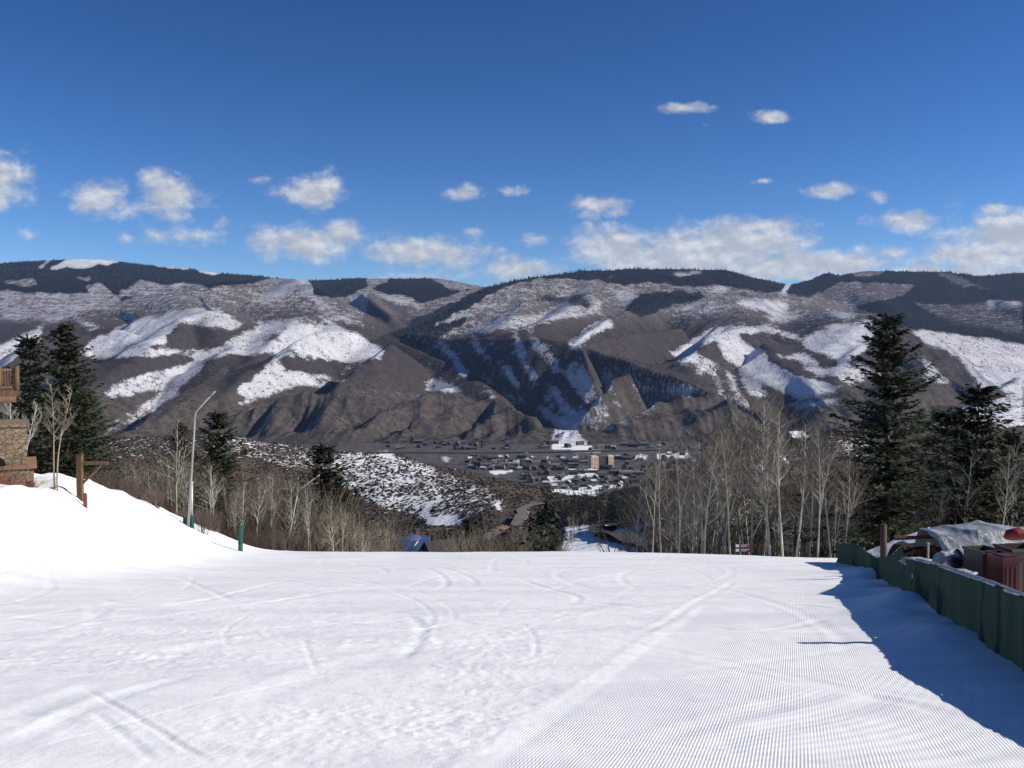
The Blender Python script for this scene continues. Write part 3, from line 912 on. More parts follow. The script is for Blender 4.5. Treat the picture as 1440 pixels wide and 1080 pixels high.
# combed furrows left by the groomer
across = XS - .285 * YS
fur = .5 + .5 * np.sin(across * 2 * math.pi / .036 + 5 * (fbm(XS * .3, YS * .12, 2, 95) - .5))
worn = sstep(.36, .52, fbm(XS / 1.1 + YS * .25, YS / 2.6, 3, 97))
ZS += gr * (.35 + .65 * worn) * .008 * (fur - .5) * sstep(20, 13, YS)

snow_m, t, b = new_mat('piste_snow')
P = t.pos()
gA = t.attr('groomed')
xyz = t.node('ShaderNodeSeparateXYZ', Vector=P)
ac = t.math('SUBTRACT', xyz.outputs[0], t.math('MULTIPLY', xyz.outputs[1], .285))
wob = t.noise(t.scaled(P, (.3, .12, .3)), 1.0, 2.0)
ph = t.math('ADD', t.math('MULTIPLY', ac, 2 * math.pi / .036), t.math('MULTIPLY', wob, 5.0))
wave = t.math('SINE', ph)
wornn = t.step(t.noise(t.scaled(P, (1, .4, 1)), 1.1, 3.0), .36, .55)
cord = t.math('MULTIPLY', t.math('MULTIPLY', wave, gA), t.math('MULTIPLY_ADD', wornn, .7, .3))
n1 = t.noise(P, 9.0, 4.0, .65)
n2 = t.noise(t.scaled(P, (1, .35, 1)), 2.2, 4.0, .6)
n3 = t.noise(P, 45.0, 2.0, .6)
h = t.math('ADD', t.math('MULTIPLY', n1, .9), t.math('MULTIPLY', n2, 1.6))
h = t.math('ADD', h, t.math('MULTIPLY', n3, .25))
h = t.math('ADD', t.math('MULTIPLY', h, t.math('SUBTRACT', 1.2, gA)), t.math('MULTIPLY', cord, .20))
t.set(b, 'Normal', t.bump(h, .03, .32))
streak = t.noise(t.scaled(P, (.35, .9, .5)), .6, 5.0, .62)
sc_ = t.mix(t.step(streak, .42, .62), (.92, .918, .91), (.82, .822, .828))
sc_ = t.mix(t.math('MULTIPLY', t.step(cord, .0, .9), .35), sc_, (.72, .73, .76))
sc_ = t.mix(t.math('MULTIPLY', t.step(n3, .64, .78), .3), sc_, (.70, .71, .74))
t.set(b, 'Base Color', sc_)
b.inputs['Roughness'].default_value = .55
b.inputs['Specular IOR Level'].default_value = .3
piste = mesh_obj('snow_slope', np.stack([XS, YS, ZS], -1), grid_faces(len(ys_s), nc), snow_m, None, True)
set_attr(piste, 'groomed', gr)
tag(piste, kind='structure', label='bright groomed ski slope marked by corduroy and ski tracks', cat='snow')

# ------------------------------------------------------------------ valley and the hills on this side of it
VC = []
for row in [(-250, 780, 550, 740, 900, 692, 1250, 609), (0, 780, 550, 740, 900, 694, 1250, 613), (150, 780, 560, 740, 900, 702, 1250, 615), (300, 782, 560, 745, 950, 720, 1250, 609), (400, 784, 560, 752, 950, 736, 1250, 622),
            (480, 786, 600, 758, 1000, 743, 1250, 635), (560, 788, 600, 762, 970, 742, 1240, 640), (620, 790, 600, 764, 930, 739, 1210, 655), (700, 792, 560, 764, 850, 740, 1150, 669), (760, 795, 560, 766, 830, 738, 1100, 685),
            (800, 795, 520, 766, 720, 731, 1000, 696), (850, 795, 520, 760, 720, 722, 950, 690), (890, 792, 500, 758, 690, 716, 900, 682), (930, 790, 480, 755, 650, 702, 870, 664), (1050, 772, 450, 730, 620, 682, 860, 622), (1200, 755, 420, 712, 600, 664, 880, 606),
            (1440, 742, 400, 700, 600, 642, 900, 558), (1700, 742, 400, 700, 600, 640, 900, 552)]:
    px, p2, Y3, p3, Y4, p4, Y5, p5 = row
    VC.append((px, [(74, 836), (140, 872), (300, p2), (Y3, p3), (Y4, p4), (Y5, p5), (1800, 764.4), (3700, 623.3)]))


def valley_height(X, Y):
    X, Y = np.asarray(X, float), np.asarray(Y, float)
    z = interp_cols(X / np.maximum(Y, 1), VC, Y)
    k = sstep(230, 700, Y) * (1 - sstep(1250, 1700, Y))
    z = z + k * (7 * (fbm(X / 90, Y / 110, 3, 44) - .5) + 9 * (ridged(X / 170, Y / 240, 3, 46) - .6))
    z = z + 1.2 * (fbm(X / 14, Y / 14, 3, 48) - .5) * (1 - sstep(1300, 1800, Y))
    # the wooded bank beside the piste stands a little higher
    z = z + 6.0 * sstep(-14, -30, X) * sstep(60, 75, Y) * sstep(220, 120, Y)
    z = np.maximum(z, -349.0)
    return np.where(Y > 3715, -349 - (Y - 3715) * .4, z)


def on_valley(px, py, lo=100, hi=3700):
    """where the line of sight through a pixel first meets the ground beyond the piste"""
    Y = np.geomspace(lo, hi, 3000)
    a = at(px, py, 1.0)
    g = valley_height(a[0] * Y, Y)
    k = np.argmax(a[2] * Y < g)
    return (a[0] * Y[k], Y[k], float(g[k]))


ncv, nrv = 900, 700
uv_ = np.linspace(-.70, .70, ncv)
yv_ = np.geomspace(66, 3770, nrv)
UV, YV = np.meshgrid(uv_, yv_)
XV = UV * YV
ZV = valley_height(XV, YV)
PXV, PYV = proj(XV, YV, ZV)
GX0, GY0, GS = -100, 540, 2.0
gvx, gvy = np.meshgrid(GX0 + (np.arange(820) + .5) * GS, GY0 + (np.arange(140) + .5) * GS)
wvx, wvy = (fbm(gvx / 16, gvy / 9, 3, 171) - .5) * 16, (fbm(gvx / 16, gvy / 9, 3, 177) - .5) * 8
vs_map = np.full(gvx.shape, .22)
VSNOW = [([(470, 640), (540, 634), (560, 642), (600, 655), (690, 690), (700, 705), (640, 740), (590, 730), (500, 700), (478, 680)], .47), ([(470, 640), (540, 634), (560, 642), (610, 665), (620, 700), (580, 720), (500, 700), (478, 680)], .56), ([(300, 606), (360, 612), (430, 628), (470, 640), (475, 670), (430, 660), (330, 640), (300, 630)], .42),
         ([(130, 615), (300, 610), (300, 645), (230, 650), (130, 640)], .36), ([(540, 634), (555, 636), (552, 645), (530, 642)], .95), ([(590, 725), (605, 705), (618, 700), (612, 694), (604, 690), (622, 697), (622, 704), (606, 712), (598, 732)], .95),
         ([(600, 725), (645, 725), (648, 740), (600, 738)], .8), ([(692, 712), (702, 702), (712, 698), (708, 705), (700, 712), (712, 722), (698, 716)], .8), ([(556, 655), (566, 668), (562, 668), (552, 656)], .8),
         ([(730, 720), (742, 718), (742, 730), (734, 730)], .8), ([(795, 740), (830, 738), (880, 735), (880, 742), (850, 742), (838, 748), (835, 755), (860, 764), (905, 772), (910, 790), (790, 790)], .97),
         ([(880, 736), (960, 724), (965, 730), (890, 744)], .9), ([(860, 745), (890, 745), (895, 752), (870, 752)], .8), ([(1330, 566), (1440, 550), (1500, 552), (1500, 590), (1400, 600), (1330, 590)], .62), ([(1040, 650), (1100, 630), (1220, 610), (1240, 640), (1100, 670)], .52),
         ([(1090, 620), (1120, 600), (1240, 590), (1240, 600), (1130, 625)], .6),
         ([(776, 618), (832, 618), (832, 632), (776, 632)], .9), ([(805, 632), (845, 632), (845, 636), (805, 636)], .8), ([(690, 646), (770, 643), (770, 648), (690, 651)], .55), ([(795, 660), (840, 658), (840, 668), (800, 668)], .75),
         ([(770, 672), (835, 664), (840, 668), (775, 678)], .8), ([(775, 688), (875, 680), (875, 685), (780, 694)], .9), ([(925, 638), (975, 636), (975, 643), (925, 645)], .8), ([(835, 638), (870, 640), (868, 644), (838, 643)], .6), ([(880, 640), (910, 640), (910, 646), (880, 646)], .6),
         ([(760, 672), (790, 668), (795, 674), (765, 680)], .9), ([(685, 662), (725, 660), (722, 664), (690, 667)], .9), ([(790, 690), (845, 692), (840, 697), (795, 696)], .85), ([(618, 640), (640, 644), (630, 650)], .6)]
for p, v in VSNOW:
    m = poly_mask(p, gvx + wvx * (.4 if v > .7 else 1), gvy + wvy * (.3 if v > .7 else 1))
    vs_map[m] = v
vs_map = blur(vs_map, 1)
SX0_, SY0_ = GX0, GY0


def sample_v(px, py):
    x = np.clip((px - GX0) / GS - .5, 0, 818.9)
    y = np.clip((py - GY0) / GS - .5, 0, 138.9)
    ix, iy = x.astype(int), y.astype(int)
    fx, fy = x - ix, y - iy
    return (vs_map[iy, ix] * (1 - fx) + vs_map[iy, ix + 1] * fx) * (1 - fy) + (vs_map[iy + 1, ix] * (1 - fx) + vs_map[iy + 1, ix + 1] * fx) * fy


vsn = sample_v(PXV, PYV)
visv = PYV <= np.minimum.accumulate(PYV, axis=0) + 3
vsn = np.where(visv, vsn, .35)
vsn = np.where(YV < 230, .30, vsn)
flat = sstep(1700, 2000, YV)

valley_m, t, b = new_mat('valley_soil')
P = t.pos()
nf = t.noise(P, .22, 4.0, .65)
nm = t.noise(P, .045, 4.0, .6)
ng = t.noise(P, 1.2, 3.0, .6)
sv = t.math('ADD', t.attr('snow'), t.math('ADD', t.math('MULTIPLY', t.math('SUBTRACT', nf, .5), 1.5), t.math('MULTIPLY', t.math('SUBTRACT', nm, .5), .7)))
soil = t.mix(t.step(nm, .35, .65), (.085, .062, .045), (.052, .042, .034))
soil = t.mix(t.step(nf, .45, .7), soil, (.135, .10, .068))
soil = t.mix(t.attr('flat'), soil, t.mix(t.step(nm, .4, .6), (.105, .092, .084), (.050, .046, .046)))
soil = t.mix(t.step(ng, .5, .8), soil, (.04, .035, .03))
t.set(b, 'Base Color', t.mix(t.step(sv, .44, .60), soil, t.mix(t.step(ng, .35, .7), (.84, .84, .86), (.72, .73, .76))))
b.inputs['Roughness'].default_value = .95
t.set(b, 'Normal', t.bump(t.math('ADD', t.math('MULTIPLY', nf, 1.5), t.math('MULTIPLY', ng, .3)), 1.0, .7))
valley = mesh_obj('valley_ground', np.stack([XV, YV, ZV], -1), grid_faces(nrv, ncv), valley_m, None, True)
set_attr(valley, 'snow', vsn)
set_attr(valley, 'flat', flat)
tag(valley, kind='structure', label='scrubby brown valley floor and foothills patched with old snow', cat='ground')

# dark scrub growing through the snow on the near hill: nobody could count it
rs = np.random.RandomState(12)
bv, bf = [], []
cnt = 0
ico = bmesh.new()
bmesh.ops.create_icosphere(ico, subdivisions=1, radius=1.0)
iv = np.array([v.co[:] for v in ico.verts])
ifc = np.array([[v.index for v in f.verts] for f in ico.faces])
ico.free()
cand_u, cand_y = rs.uniform(-.54, .36, 60000), np.sqrt(rs.uniform(560 ** 2, 1300 ** 2, 60000))
cx, cy = cand_u * cand_y, cand_y
cz = valley_height(cx, cy)
cpx, cpy = proj(cx, cy, cz)
dens_ = np.where(sample_v(cpx, cpy) > .75, .0, np.where(sample_v(cpx, cpy) > .45, .42, .30)) * (fbm(cx / 40, cy / 40, 3, 66) * 2.6 + .1)
far_u, far_y = rs.uniform(-.10, .22, 5000), np.sqrt(rs.uniform(1250 ** 2, 2350 ** 2, 5000))
cx, cy = np.concatenate([cx, far_u * far_y]), np.concatenate([cy, far_y])
cz = valley_height(cx, cy)
dens_ = np.concatenate([dens_, np.full(5000, .5) * (fbm(far_u * far_y / 90, far_y / 90, 3, 68) > .47)])
keep = rs.uniform(0, 1, 65000) < dens_
k_idx = np.nonzero(keep)[0]
allv, allf = [], []
for n_, i in enumerate(k_idx):
    s = rs.uniform(.5, 1.5) * (1 + sstep(1250, 1500, cy[i]) * 1.3)
    v = iv * (1 + .35 * (rs.rand(len(iv), 1) - .5)) * np.array([s * rs.uniform(.9, 1.5), s * rs.uniform(.9, 1.4), s * rs.uniform(.6, 1.0)])
    allv.append(v + np.array([cx[i], cy[i], cz[i] + .3 * s]))
    allf.append(ifc + n_ * len(iv))
scrub_m = simple('scrub_twigs', (.050, .036, .027), (.026, .024, .018), .6, .95, detail=3)
scrub = mesh_obj('hillside_scrub', np.concatenate(allv), np.concatenate(allf), scrub_m)
tag(scrub, kind='stuff', label='low dark scrub dotted over the snowy hillside', cat='scrub')


# ------------------------------------------------------------------ roads
asphalt_m = simple('asphalt', (.075, .068, .064), (.052, .048, .047), .35, .9, detail=5)
gravel_m = simple('cut_bank_earth', (.22, .14, .085), (.13, .09, .06), .5, .95, bump=.3)
line_m = simple('road_paint', (.70, .66, .50), (.6, .56, .4), 1.0, .7)


def ribbon(name, pts, width, mat, lift=.4, n=10, closed=False, hfun=None):
    P = smooth_line(pts, n)
    vs, fs = [], []
    for i, p in enumerate(P):
        a, c = P[max(i - 1, 0)], P[min(i + 1, len(P) - 1)]
        d = Vector((c[0] - a[0], c[1] - a[1], 0)).normalized()
        nrm = Vector((-d.y, d.x, 0))
        wd = width[min(int(i / len(P) * len(width)), len(width) - 1)] if isinstance(width, list) else width
        for s in (-.5, -.25, 0, .25, .5):
            q = Vector((p[0], p[1], 0)) + nrm * wd * s
            vs.append((q.x, q.y, p[2] + lift - (.15 * abs(s) * 2)))
    for i in range(len(P) - 1):
        for k in range(4):
            a = i * 5 + k
            fs.append((a, a + 1, a + 6, a + 5))
    return mesh_obj(name, vs, fs, mat, None, True)


def road_pts(pix, lo=150):
    return [on_valley(px, py, lo) for px, py in pix]


def level(P):
    z = [p[2] for p in P]
    z = [(z[max(i - 1, 0)] + z[i] * 2 + z[min(i + 1, len(z) - 1)]) / 4 for i in range(len(z))]
    return [(p[0], p[1], q) for p, q in zip(P, z)]


road1 = level(road_pts([(640, 772), (676, 762), (700, 754), (718, 745), (732, 735), (737, 727), (733, 720), (738, 715), (750, 712), (765, 709)]))
r1 = ribbon('road', road1, 9.5, simple('pale_asphalt', (.165, .15, .14), (.125, .115, .108), .35, .9), 1.6)
tag(r1, kind='structure', label='winding two lane road climbing past an earth cut bank', cat='road')
road2 = level(road_pts([(985, 800), (950, 786), (918, 771), (895, 764), (868, 757), (850, 752), (842, 747), (850, 742), (872, 739.5), (900, 737), (940, 733), (985, 726)]))
r2 = ribbon('road', road2, 13.0, asphalt_m, 1.2)
tag(r2, kind='structure', label='dark hairpin road below the aspen grove', cat='road')
hw = [at(p, q, 350 / ((q - 490) / F)) for p, q in ((420, 639), (560, 637.5), (680, 637.5), (780, 636.5), (880, 634.5), (1000, 632), (1150, 629))]
hwy = ribbon('highway', [(p[0], p[1], -349) for p in hw], 46, simple('highway_asphalt', (.085, .072, .068), (.065, .056, .055), .05, .9), 3.0)
tag(hwy, kind='structure', label='straight highway crossing the valley floor', cat='highway')
side = ribbon('road', [(p[0] * 1.0, p[1] - 330, -349) for p in hw[1:6]], 16, asphalt_m, 1.0)
tag(side, kind='structure', label='town road running beside the highway', cat='road')
# bare earth where the road is cut into the hill
cb = []
for (px, py, r) in ((700, 745, 5), (692, 747, 4), (706, 743, 5), (714, 737, 4.5), (720, 731, 4), (725, 726, 3.5)):
    p = on_valley(px, py)
    cb.append((p, r))
mb = MB()
for (p, r) in cb:
    v = iv * np.array([r * 1.6, r, r * .55]) * (1 + .3 * (rs.rand(len(iv), 1) - .5))
    mb.add([tuple(q + np.array(p)) for q in v], [tuple(f) for f in ifc])
o = mb.build('cut_bank', gravel_m, None, True)
tag(o, kind='structure', label='bare orange earth cut bank above the winding road', cat='bank')
# ------------------------------------------------------------------ trees and bushes
def ground_z(X, Y):
    z = float(valley_height(np.array([X]), np.array([Y]))[0]) if Y > 60 else -1e9
    if Y < 134 and abs(X) < .8 * (Y + 12):
        z = max(z, float(slope_base(np.array([X]), np.array([Y]))[0]))
    return z


def mat_needles(name, a, b_):
    m, t, b = new_mat(name)
    n = t.noise(t.obj(), .9, 3.0, .6)
    n2 = t.noise(t.obj(), 7.0, 2.0, .6)
    c = t.mix(t.step(n, .36, .66), a, b_)
    c = t.mix(t.step(n2, .55, .8), c, tuple(x * 1.5 for x in b_))
    c = t.node('ShaderNodeHueSaturation', Color=c, Value=t.math('MULTIPLY_ADD', t.rand(), .5, .75)).outputs[0]
    t.set(b, 'Base Color', c)
    b.inputs['Roughness'].default_value = .7
    return m


needle_m = mat_needles('spruce_needles', (.017, .026, .012), (.036, .048, .021))
needle_far_m = mat_needles('conifer_needles', (.013, .022, .014), (.026, .036, .022))
bark_m = simple('conifer_bark', (.085, .055, .038), (.045, .032, .025), 6.0, .95, (1, 1, .3), bump=.3)

# pale bark with dark scars
aspen_m, t, b = new_mat('aspen_bark')
v = t.obj()
sc1 = t.noise(t.scaled(v, (1, 1, 3.5)), 2.2, 3.0, .6)
sc2 = t.noise(v, .5, 3.0, .5)
c = t.mix(t.step(sc2, .35, .65), (.52, .49, .405), (.34, .315, .26))
c = t.mix(t.step(sc1, .60, .70), c, (.055, .045, .038))
c = t.node('ShaderNodeHueSaturation', Color=c, Value=t.math('MULTIPLY_ADD', t.rand(), .5, .72)).outputs[0]
t.set(b, 'Base Color', c)
twig_m = simple('aspen_twigs', (.235, .195, .14), (.13, .108, .08), .8, .9, vary=.6)
brush_m = simple('brush_twigs', (.135, .095, .075), (.09, .066, .055), 1.2, .9, vary=.5)
tan_brush_m = simple('tan_brush_twigs', (.17, .14, .10), (.10, .085, .065), 1.2, .9, vary=.5)
red_m = simple('red_osier_twigs', (.26, .06, .055), (.15, .05, .045), 2.0, .8)


def spray(vs, fs, p, d, up, L, W):
    """one flat needle spray: a narrow kite"""
    s = d.cross(up)
    if s.length < 1e-6:
        s = Vector((1, 0, 0))
    s.normalize()
    k = len(vs)
    vs += [p, p + d * (L * .45) + s * W, p + d * L, p + d * (L * .45) - s * W]
    fs.append((k, k + 1, k + 2, k + 3))


def conifer(name, seed, H, R, levels, per, sprays, shape=.85, bare=.08, label='', cat='tree', group=None, nm=None, ragged=.3, spl=.55, skip=.10):
    r = random.Random(seed)
    root = thing(name, label, cat, group=group)
    tr = MB()
    pts = [(r.uniform(-.02, .02) * H * k / 8, r.uniform(-.01, .01) * H * k / 8, H * .985 * k / 8) for k in range(9)]
    pts[0] = (0, 0, -1.5)
    tr.tube(pts, [H * .014 * (1 - .95 * k / 8) + .012 for k in range(9)], 7)
    vs, fs = [], []
    for lv in range(levels):
        f = (lv + r.uniform(-.4, .4)) / levels
        f = min(max(f, 0), 1)
        h = H * (bare + (1 - bare) * f)
        env = R * (1 - f) ** shape * (1.0 if f > .12 else .6 + 3.3 * f) + .05 * R
        for k in range(per):
            if r.random() < skip:
                continue
            a = 2 * math.pi * (k + r.random()) / per + lv * 1.9
            L = env * r.uniform(1 - ragged * 1.6, 1 + ragged * .6)
            if L < .15:
                continue
            pitch = -.28 + .85 * f + r.uniform(-.15, .15)
            dirh = Vector((math.cos(a), math.sin(a), 0))
            base = Vector((pts[0][0], 0, h))
            ns = max(3, int(sprays * (.35 + .65 * L / R)))
            tr.tube([base, base + dirh * L * .55 + Vector((0, 0, L * .55 * pitch)), base + dirh * L * .9 + Vector((0, 0, L * .9 * pitch + .06 * L))], [.012 + .006 * L, .008 + .004 * L, .004], 3, cap=False)
            for q in range(ns):
                s = .12 + .9 * (q + r.random()) / ns
                p = base + dirh * (L * s) + Vector((0, 0, L * s * pitch + .10 * L * s * s - .03 * L))
                side = Vector((-dirh.y, dirh.x, 0)) * r.choice((-1, 1))
                wdt = (1 - s) * .42 * L + .10 * L
                p = p + side * r.uniform(0, wdt) * .55 + Vector((0, 0, r.uniform(-.16, .06) * spl))
                d = (dirh * r.uniform(.5, 1) + side * r.uniform(.1, .9) + Vector((0, 0, r.uniform(-.55, .35)))).normalized()
                spray(vs, fs, p, d, Vector((r.uniform(-.7, .7), r.uniform(-.7, .7), 1)), spl * r.uniform(.6, 1.25), spl * r.uniform(.16, .3))
    for q in range(10):
        spray(vs, fs, Vector((pts[8][0], pts[8][1], H * (.93 + .006 * q))), Vector((r.uniform(-.4, .4), r.uniform(-.4, .4), 1)).normalized(), Vector((r.uniform(-1, 1), r.uniform(-1, 1), .2)), spl, spl * .2)
    tr.build('trunk', bark_m, root)
    mesh_obj('crown', [tuple(p) for p in vs], fs, nm or needle_m, root)
    return root


def grow(mb, r, p, d, L, rad, depth, out, bend=.25, n=4, sides=5):
    pts, rads = [p.copy()], [rad]
    q, dd = p.copy(), d.copy()
    for i in range(n):
        dd = (dd + Vector((r.uniform(-bend, bend), r.uniform(-bend, bend), r.uniform(-bend * .3, bend * .6)))).normalized()
        q = q + dd * (L / n)
        pts.append(q.copy())
        rads.append(rad * (1 - .8 * (i + 1) / n) + .002)
    mb.tube(pts, rads, sides, cap=False)
    out.append((pts, rads, dd))


def aspen(name, seed, H, label='', group=None, spread=.16, first=.38, nb=20, lean=0.0, stems=1, rad=.0075, fine=7, bm=None, tm=None, tw=1.0, fork=0):
    r = random.Random(seed)
    root = thing(name, label, 'tree', group=group)
    tk, br = MB(), MB()
    for st in range(stems):
        top = Vector((lean * H + r.uniform(-.04, .04) * H + st * .14 * H, r.uniform(-.03, .03) * H, H * (1 - .06 * st)))
        n = 10
        ph = r.uniform(0, 6)
        tp = [Vector((0, 0, -1.2 * min(1, H / 6)))] + [Vector((top.x * (k / n) ** 1.5 + .012 * H * math.sin(ph + 5 * k / n) + st * .06, top.y * k / n + .010 * H * math.sin(ph * 2 + 4 * k / n), top.z * k / n)) for k in range(n + 1)]
        trd = [H * rad * (1.15 if k == 0 else 1 - .93 * (k - 1) / n) + .006 for k in range(n + 2)]
        tk.tube(tp, trd, 7)
        if fork and st == 0:
            for q_ in range(fork):
                i = int(n * r.uniform(.42, .62)) + 1
                a = r.uniform(0, 6.283)
                o_ = []
                grow(tk, r, tp[i], Vector((math.cos(a) * .38, math.sin(a) * .38, 1)).normalized(), H * r.uniform(.3, .42), trd[i] * .8, 0, o_, .10, 6, 6)
                for m_ in range(6):
                    g_ = r.uniform(.3, 1)
                    j_ = min(int(g_ * 6), 5)
                    b_ = r.uniform(0, 6.283)
                    o3 = []
                    grow(tk, r, o_[0][0][j_], Vector((math.cos(b_), math.sin(b_), r.uniform(.4, 1.3))).normalized(), H * spread * r.uniform(.4, .8), H * rad * .2 + .006, 0, o3)
                    for t_ in range(6):
                        d3 = (o3[0][2] + Vector((r.uniform(-1, 1), r.uniform(-1, 1), r.uniform(-.2, .9)))).normalized()
                        br.tube([o3[0][0][1 + t_ % 4], o3[0][0][1 + t_ % 4] + d3 * H * .05], [.006 * tw * H / 14 + .002 * tw, .002 * tw], 3, cap=False)
        for k in range(nb):
            f = first + (1 - first) * (k + r.random()) / nb
            i = min(int(f * n) + 1, n)
            fr = f * n - int(f * n)
            p = tp[i].lerp(tp[min(i + 1, n + 1)], fr)
            a = r.uniform(0, 6.283)
            L = H * spread * (1.25 - .85 * (f - first) / (1 - first)) * r.uniform(.6, 1.25)
            d = Vector((math.cos(a), math.sin(a), r.uniform(.5, 1.4))).normalized()
            out = []
            grow(tk, r, p, d, L, H * rad * .34 * (1.2 - f) + .008, 0, out)
            pts, rads, dd = out[0]
            for m_ in range(fine):
                g = r.uniform(.25, 1)
                j = min(int(g * 4), 3)
                p2 = pts[j].lerp(pts[j + 1], g * 4 - j)
                d2 = (dd + Vector((r.uniform(-1, 1), r.uniform(-1, 1), r.uniform(-.2, .9)))).normalized()
                o2 = []
                L2 = L * r.uniform(.25, .55)
                grow(br, r, p2, d2, L2, .0075 * tw * H / 14 + .003 * tw, 1, o2, .35, 3, 3)
                for t_ in range(4):
                    g2 = r.uniform(.2, 1)
                    j2 = min(int(g2 * 3), 2)
                    p3 = o2[0][0][j2].lerp(o2[0][0][j2 + 1], g2 * 3 - j2)
                    d3 = (o2[0][2] + Vector((r.uniform(-1.1, 1.1), r.uniform(-1.1, 1.1), r.uniform(-.3, .9)))).normalized()
                    br.tube([p3, p3 + d3 * L2 * .5], [.0045 * tw * H / 14 + .0022 * tw, (.0015 * H / 14 + .001) * tw], 3, cap=False)
    tk.build('trunk', tm or aspen_m, root, True)
    br.build('crown', bm or twig_m, root)
    return root


def bush(name, seed, H, mat, n, label='', cat='shrub', group=None, spread=.6):
    r = random.Random(seed)
    mb = MB()
    for k in range(n):
        a = r.uniform(0, 6.283)
        b0 = Vector((math.cos(a), math.sin(a), 0)) * r.uniform(0, .35) * H * spread
        b0.z = -.3
        d = Vector((math.cos(a) * r.uniform(.05, spread), math.sin(a) * r.uniform(.05, spread), 1)).normalized()
        out = []
        L = H * r.uniform(.6, 1.1) + .3
        grow(mb, r, b0, d, L, .012 * H / 2 + .004, 0, out, .22, 4, 3)
        pts, rads, dd = out[0]
        for q in range(5):
            g = r.uniform(.35, 1)
            j = min(int(g * 4), 3)
            p2 = pts[j].lerp(pts[j + 1], g * 4 - j)
            d2 = (dd + Vector((r.uniform(-.8, .8), r.uniform(-.8, .8), r.uniform(-.1, .7)))).normalized()
            mb.tube([p2, p2 + d2 * L * r.uniform(.15, .4)], [.006 * H / 2 + .002, .002], 3, cap=False)
    o = mb.build(name, mat)
    return tag(o, label, cat, group)


def plant(proto, H, px, top, Y, label=None, group=None, r=RNG, wide=1.0, zoff=0.0, first=[0]):
    """stand a copy of a tree where its top shows at (px, top), Y metres out"""
    x, y, z = at(px, top, Y)
    g = ground_z(x, Y) + zoff
    h = max(z - g, 1.0)
    s = h / H
    return dup(proto, (x, Y, g), r.uniform(0, 6.283), (s * wide, s * wide, s), label, group)


PARK = (0, -400, -600)         # a prototype takes the first place planted


class Kind:
    """prototypes of one kind; the first planting of each moves the prototype itself"""
    def __init__(self, protos, label, group):
        self.p = protos          # [(root, H)]
        self.used = [False] * len(protos)
        self.label, self.group = label, group

    def put(self, px, top, Y, k=None, label=None, group='same', wide=1.0, rz=None, hmin=1.0, tilt=(0, 0)):
        k = RNG.randrange(len(self.p)) if k is None else k
        root, H = self.p[k]
        x, y, z = at(px, top, Y)
        g = ground_z(x, Y)
        h = max(z - g, hmin)
        s = h / H
        sc = (s * wide, s * wide, s)
        rz = RNG.uniform(0, 6.283) if rz is None else rz
        return self.place(k, (x, Y, g), rz, sc, label, group, tilt)

    def place(self, k, loc, rz, sc, label=None, group='same', tilt=(0, 0)):
        root, H = self.p[k]
        if not self.used[k]:
            self.used[k] = True
            o = root
            if root.type == 'EMPTY' and root.name not in CHILDREN:
                CHILDREN[root.name] = [(c, []) for c in COL.objects if c.parent == root]
            o.location, o.rotation_euler, o.scale = loc, (tilt[0], tilt[1], rz), sc
        else:
            o = dup(root, loc, rz, sc, tilt=tilt)
        o['label'] = label or self.label
        if group == 'same':
            o['group'] = self.group
        elif group:
            o['group'] = group
        elif 'group' in o:
            del o['group']
        return o


# --- the tall spruces
sp = conifer('spruce_tree', 3, 25, 6.3, 46, 9, 84, .70, .13, 'tall dark spruce standing alone behind the green fence, the highest tree', spl=.52, ragged=.6, skip=.24)
Kind([(sp, 25)], 'x', None).put(1250, 440, 86, 0, 'tall dark spruce behind the green fence, the highest tree', None, wide=1.1)
sp2 = conifer('spruce_tree', 8, 20, 5.4, 38, 9, 46, .72, .08, '', spl=.6, ragged=.55, skip=.2)
sp3 = conifer('spruce_tree', 15, 17, 5.2, 34, 9, 44, .66, .04, '', spl=.58, ragged=.55, skip=.2)
KS = Kind([(sp2, 20), (sp3, 17)], 'x', None)
KS.put(1376, 540, 92, 0, 'narrow dark spruce with a spiky top beside the tallest spruce', None, wide=1.15)
KS.put(1334, 575, 104, 1, 'bushy dark spruce filling the gap between the two spiky spruces', None, wide=1.15)
KS.put(1424, 606, 100, 1, 'shorter dark spruce behind the tarped heap at the end of its row', None, wide=.85)
KS.put(92, 453, 74, 0, 'big spruce beside the stone lodge, the taller of two', None, wide=1.0)
KS.put(40, 470, 77, 1, 'dense spruce close behind the log balcony of the stone lodge', None, wide=.8)
KS.put(118, 548, 82, 1, 'low spruce at the foot of the big spruce by the wooden sign frame', None, wide=1.1)
KS.put(306, 578, 98, 1, 'spruce just beyond the bent metal lance among bare aspens', None, wide=1.05)
KS.put(252, 592, 106, 0, 'thin spruce top showing behind the pale aspen near the bent lance', None, wide=.8)
KS.put(455, 624, 110, 1, 'spruce rising over the aspen grove behind the second lance', None, wide=1.15)
KS.put(476, 668, 112, 0, 'lower spruce leaning on the spruce behind the second lance', None, wide=.9)
KS.put(658, 728, 205, 0, 'small slender conifer between the snowy roofs and the winding road', None, wide=1.1)
pn = conifer('pine_tree', 21, 9, 3.3, 15, 8, 24, .55, .02, 'round bushy pine beside the winding road, at the snow edge', spl=.6, ragged=.4)
Kind([(pn, 9)], 'x', None).put(766, 709, 132, 0, 'round bushy pine just over the snow edge below the winding road', None, wide=.85)

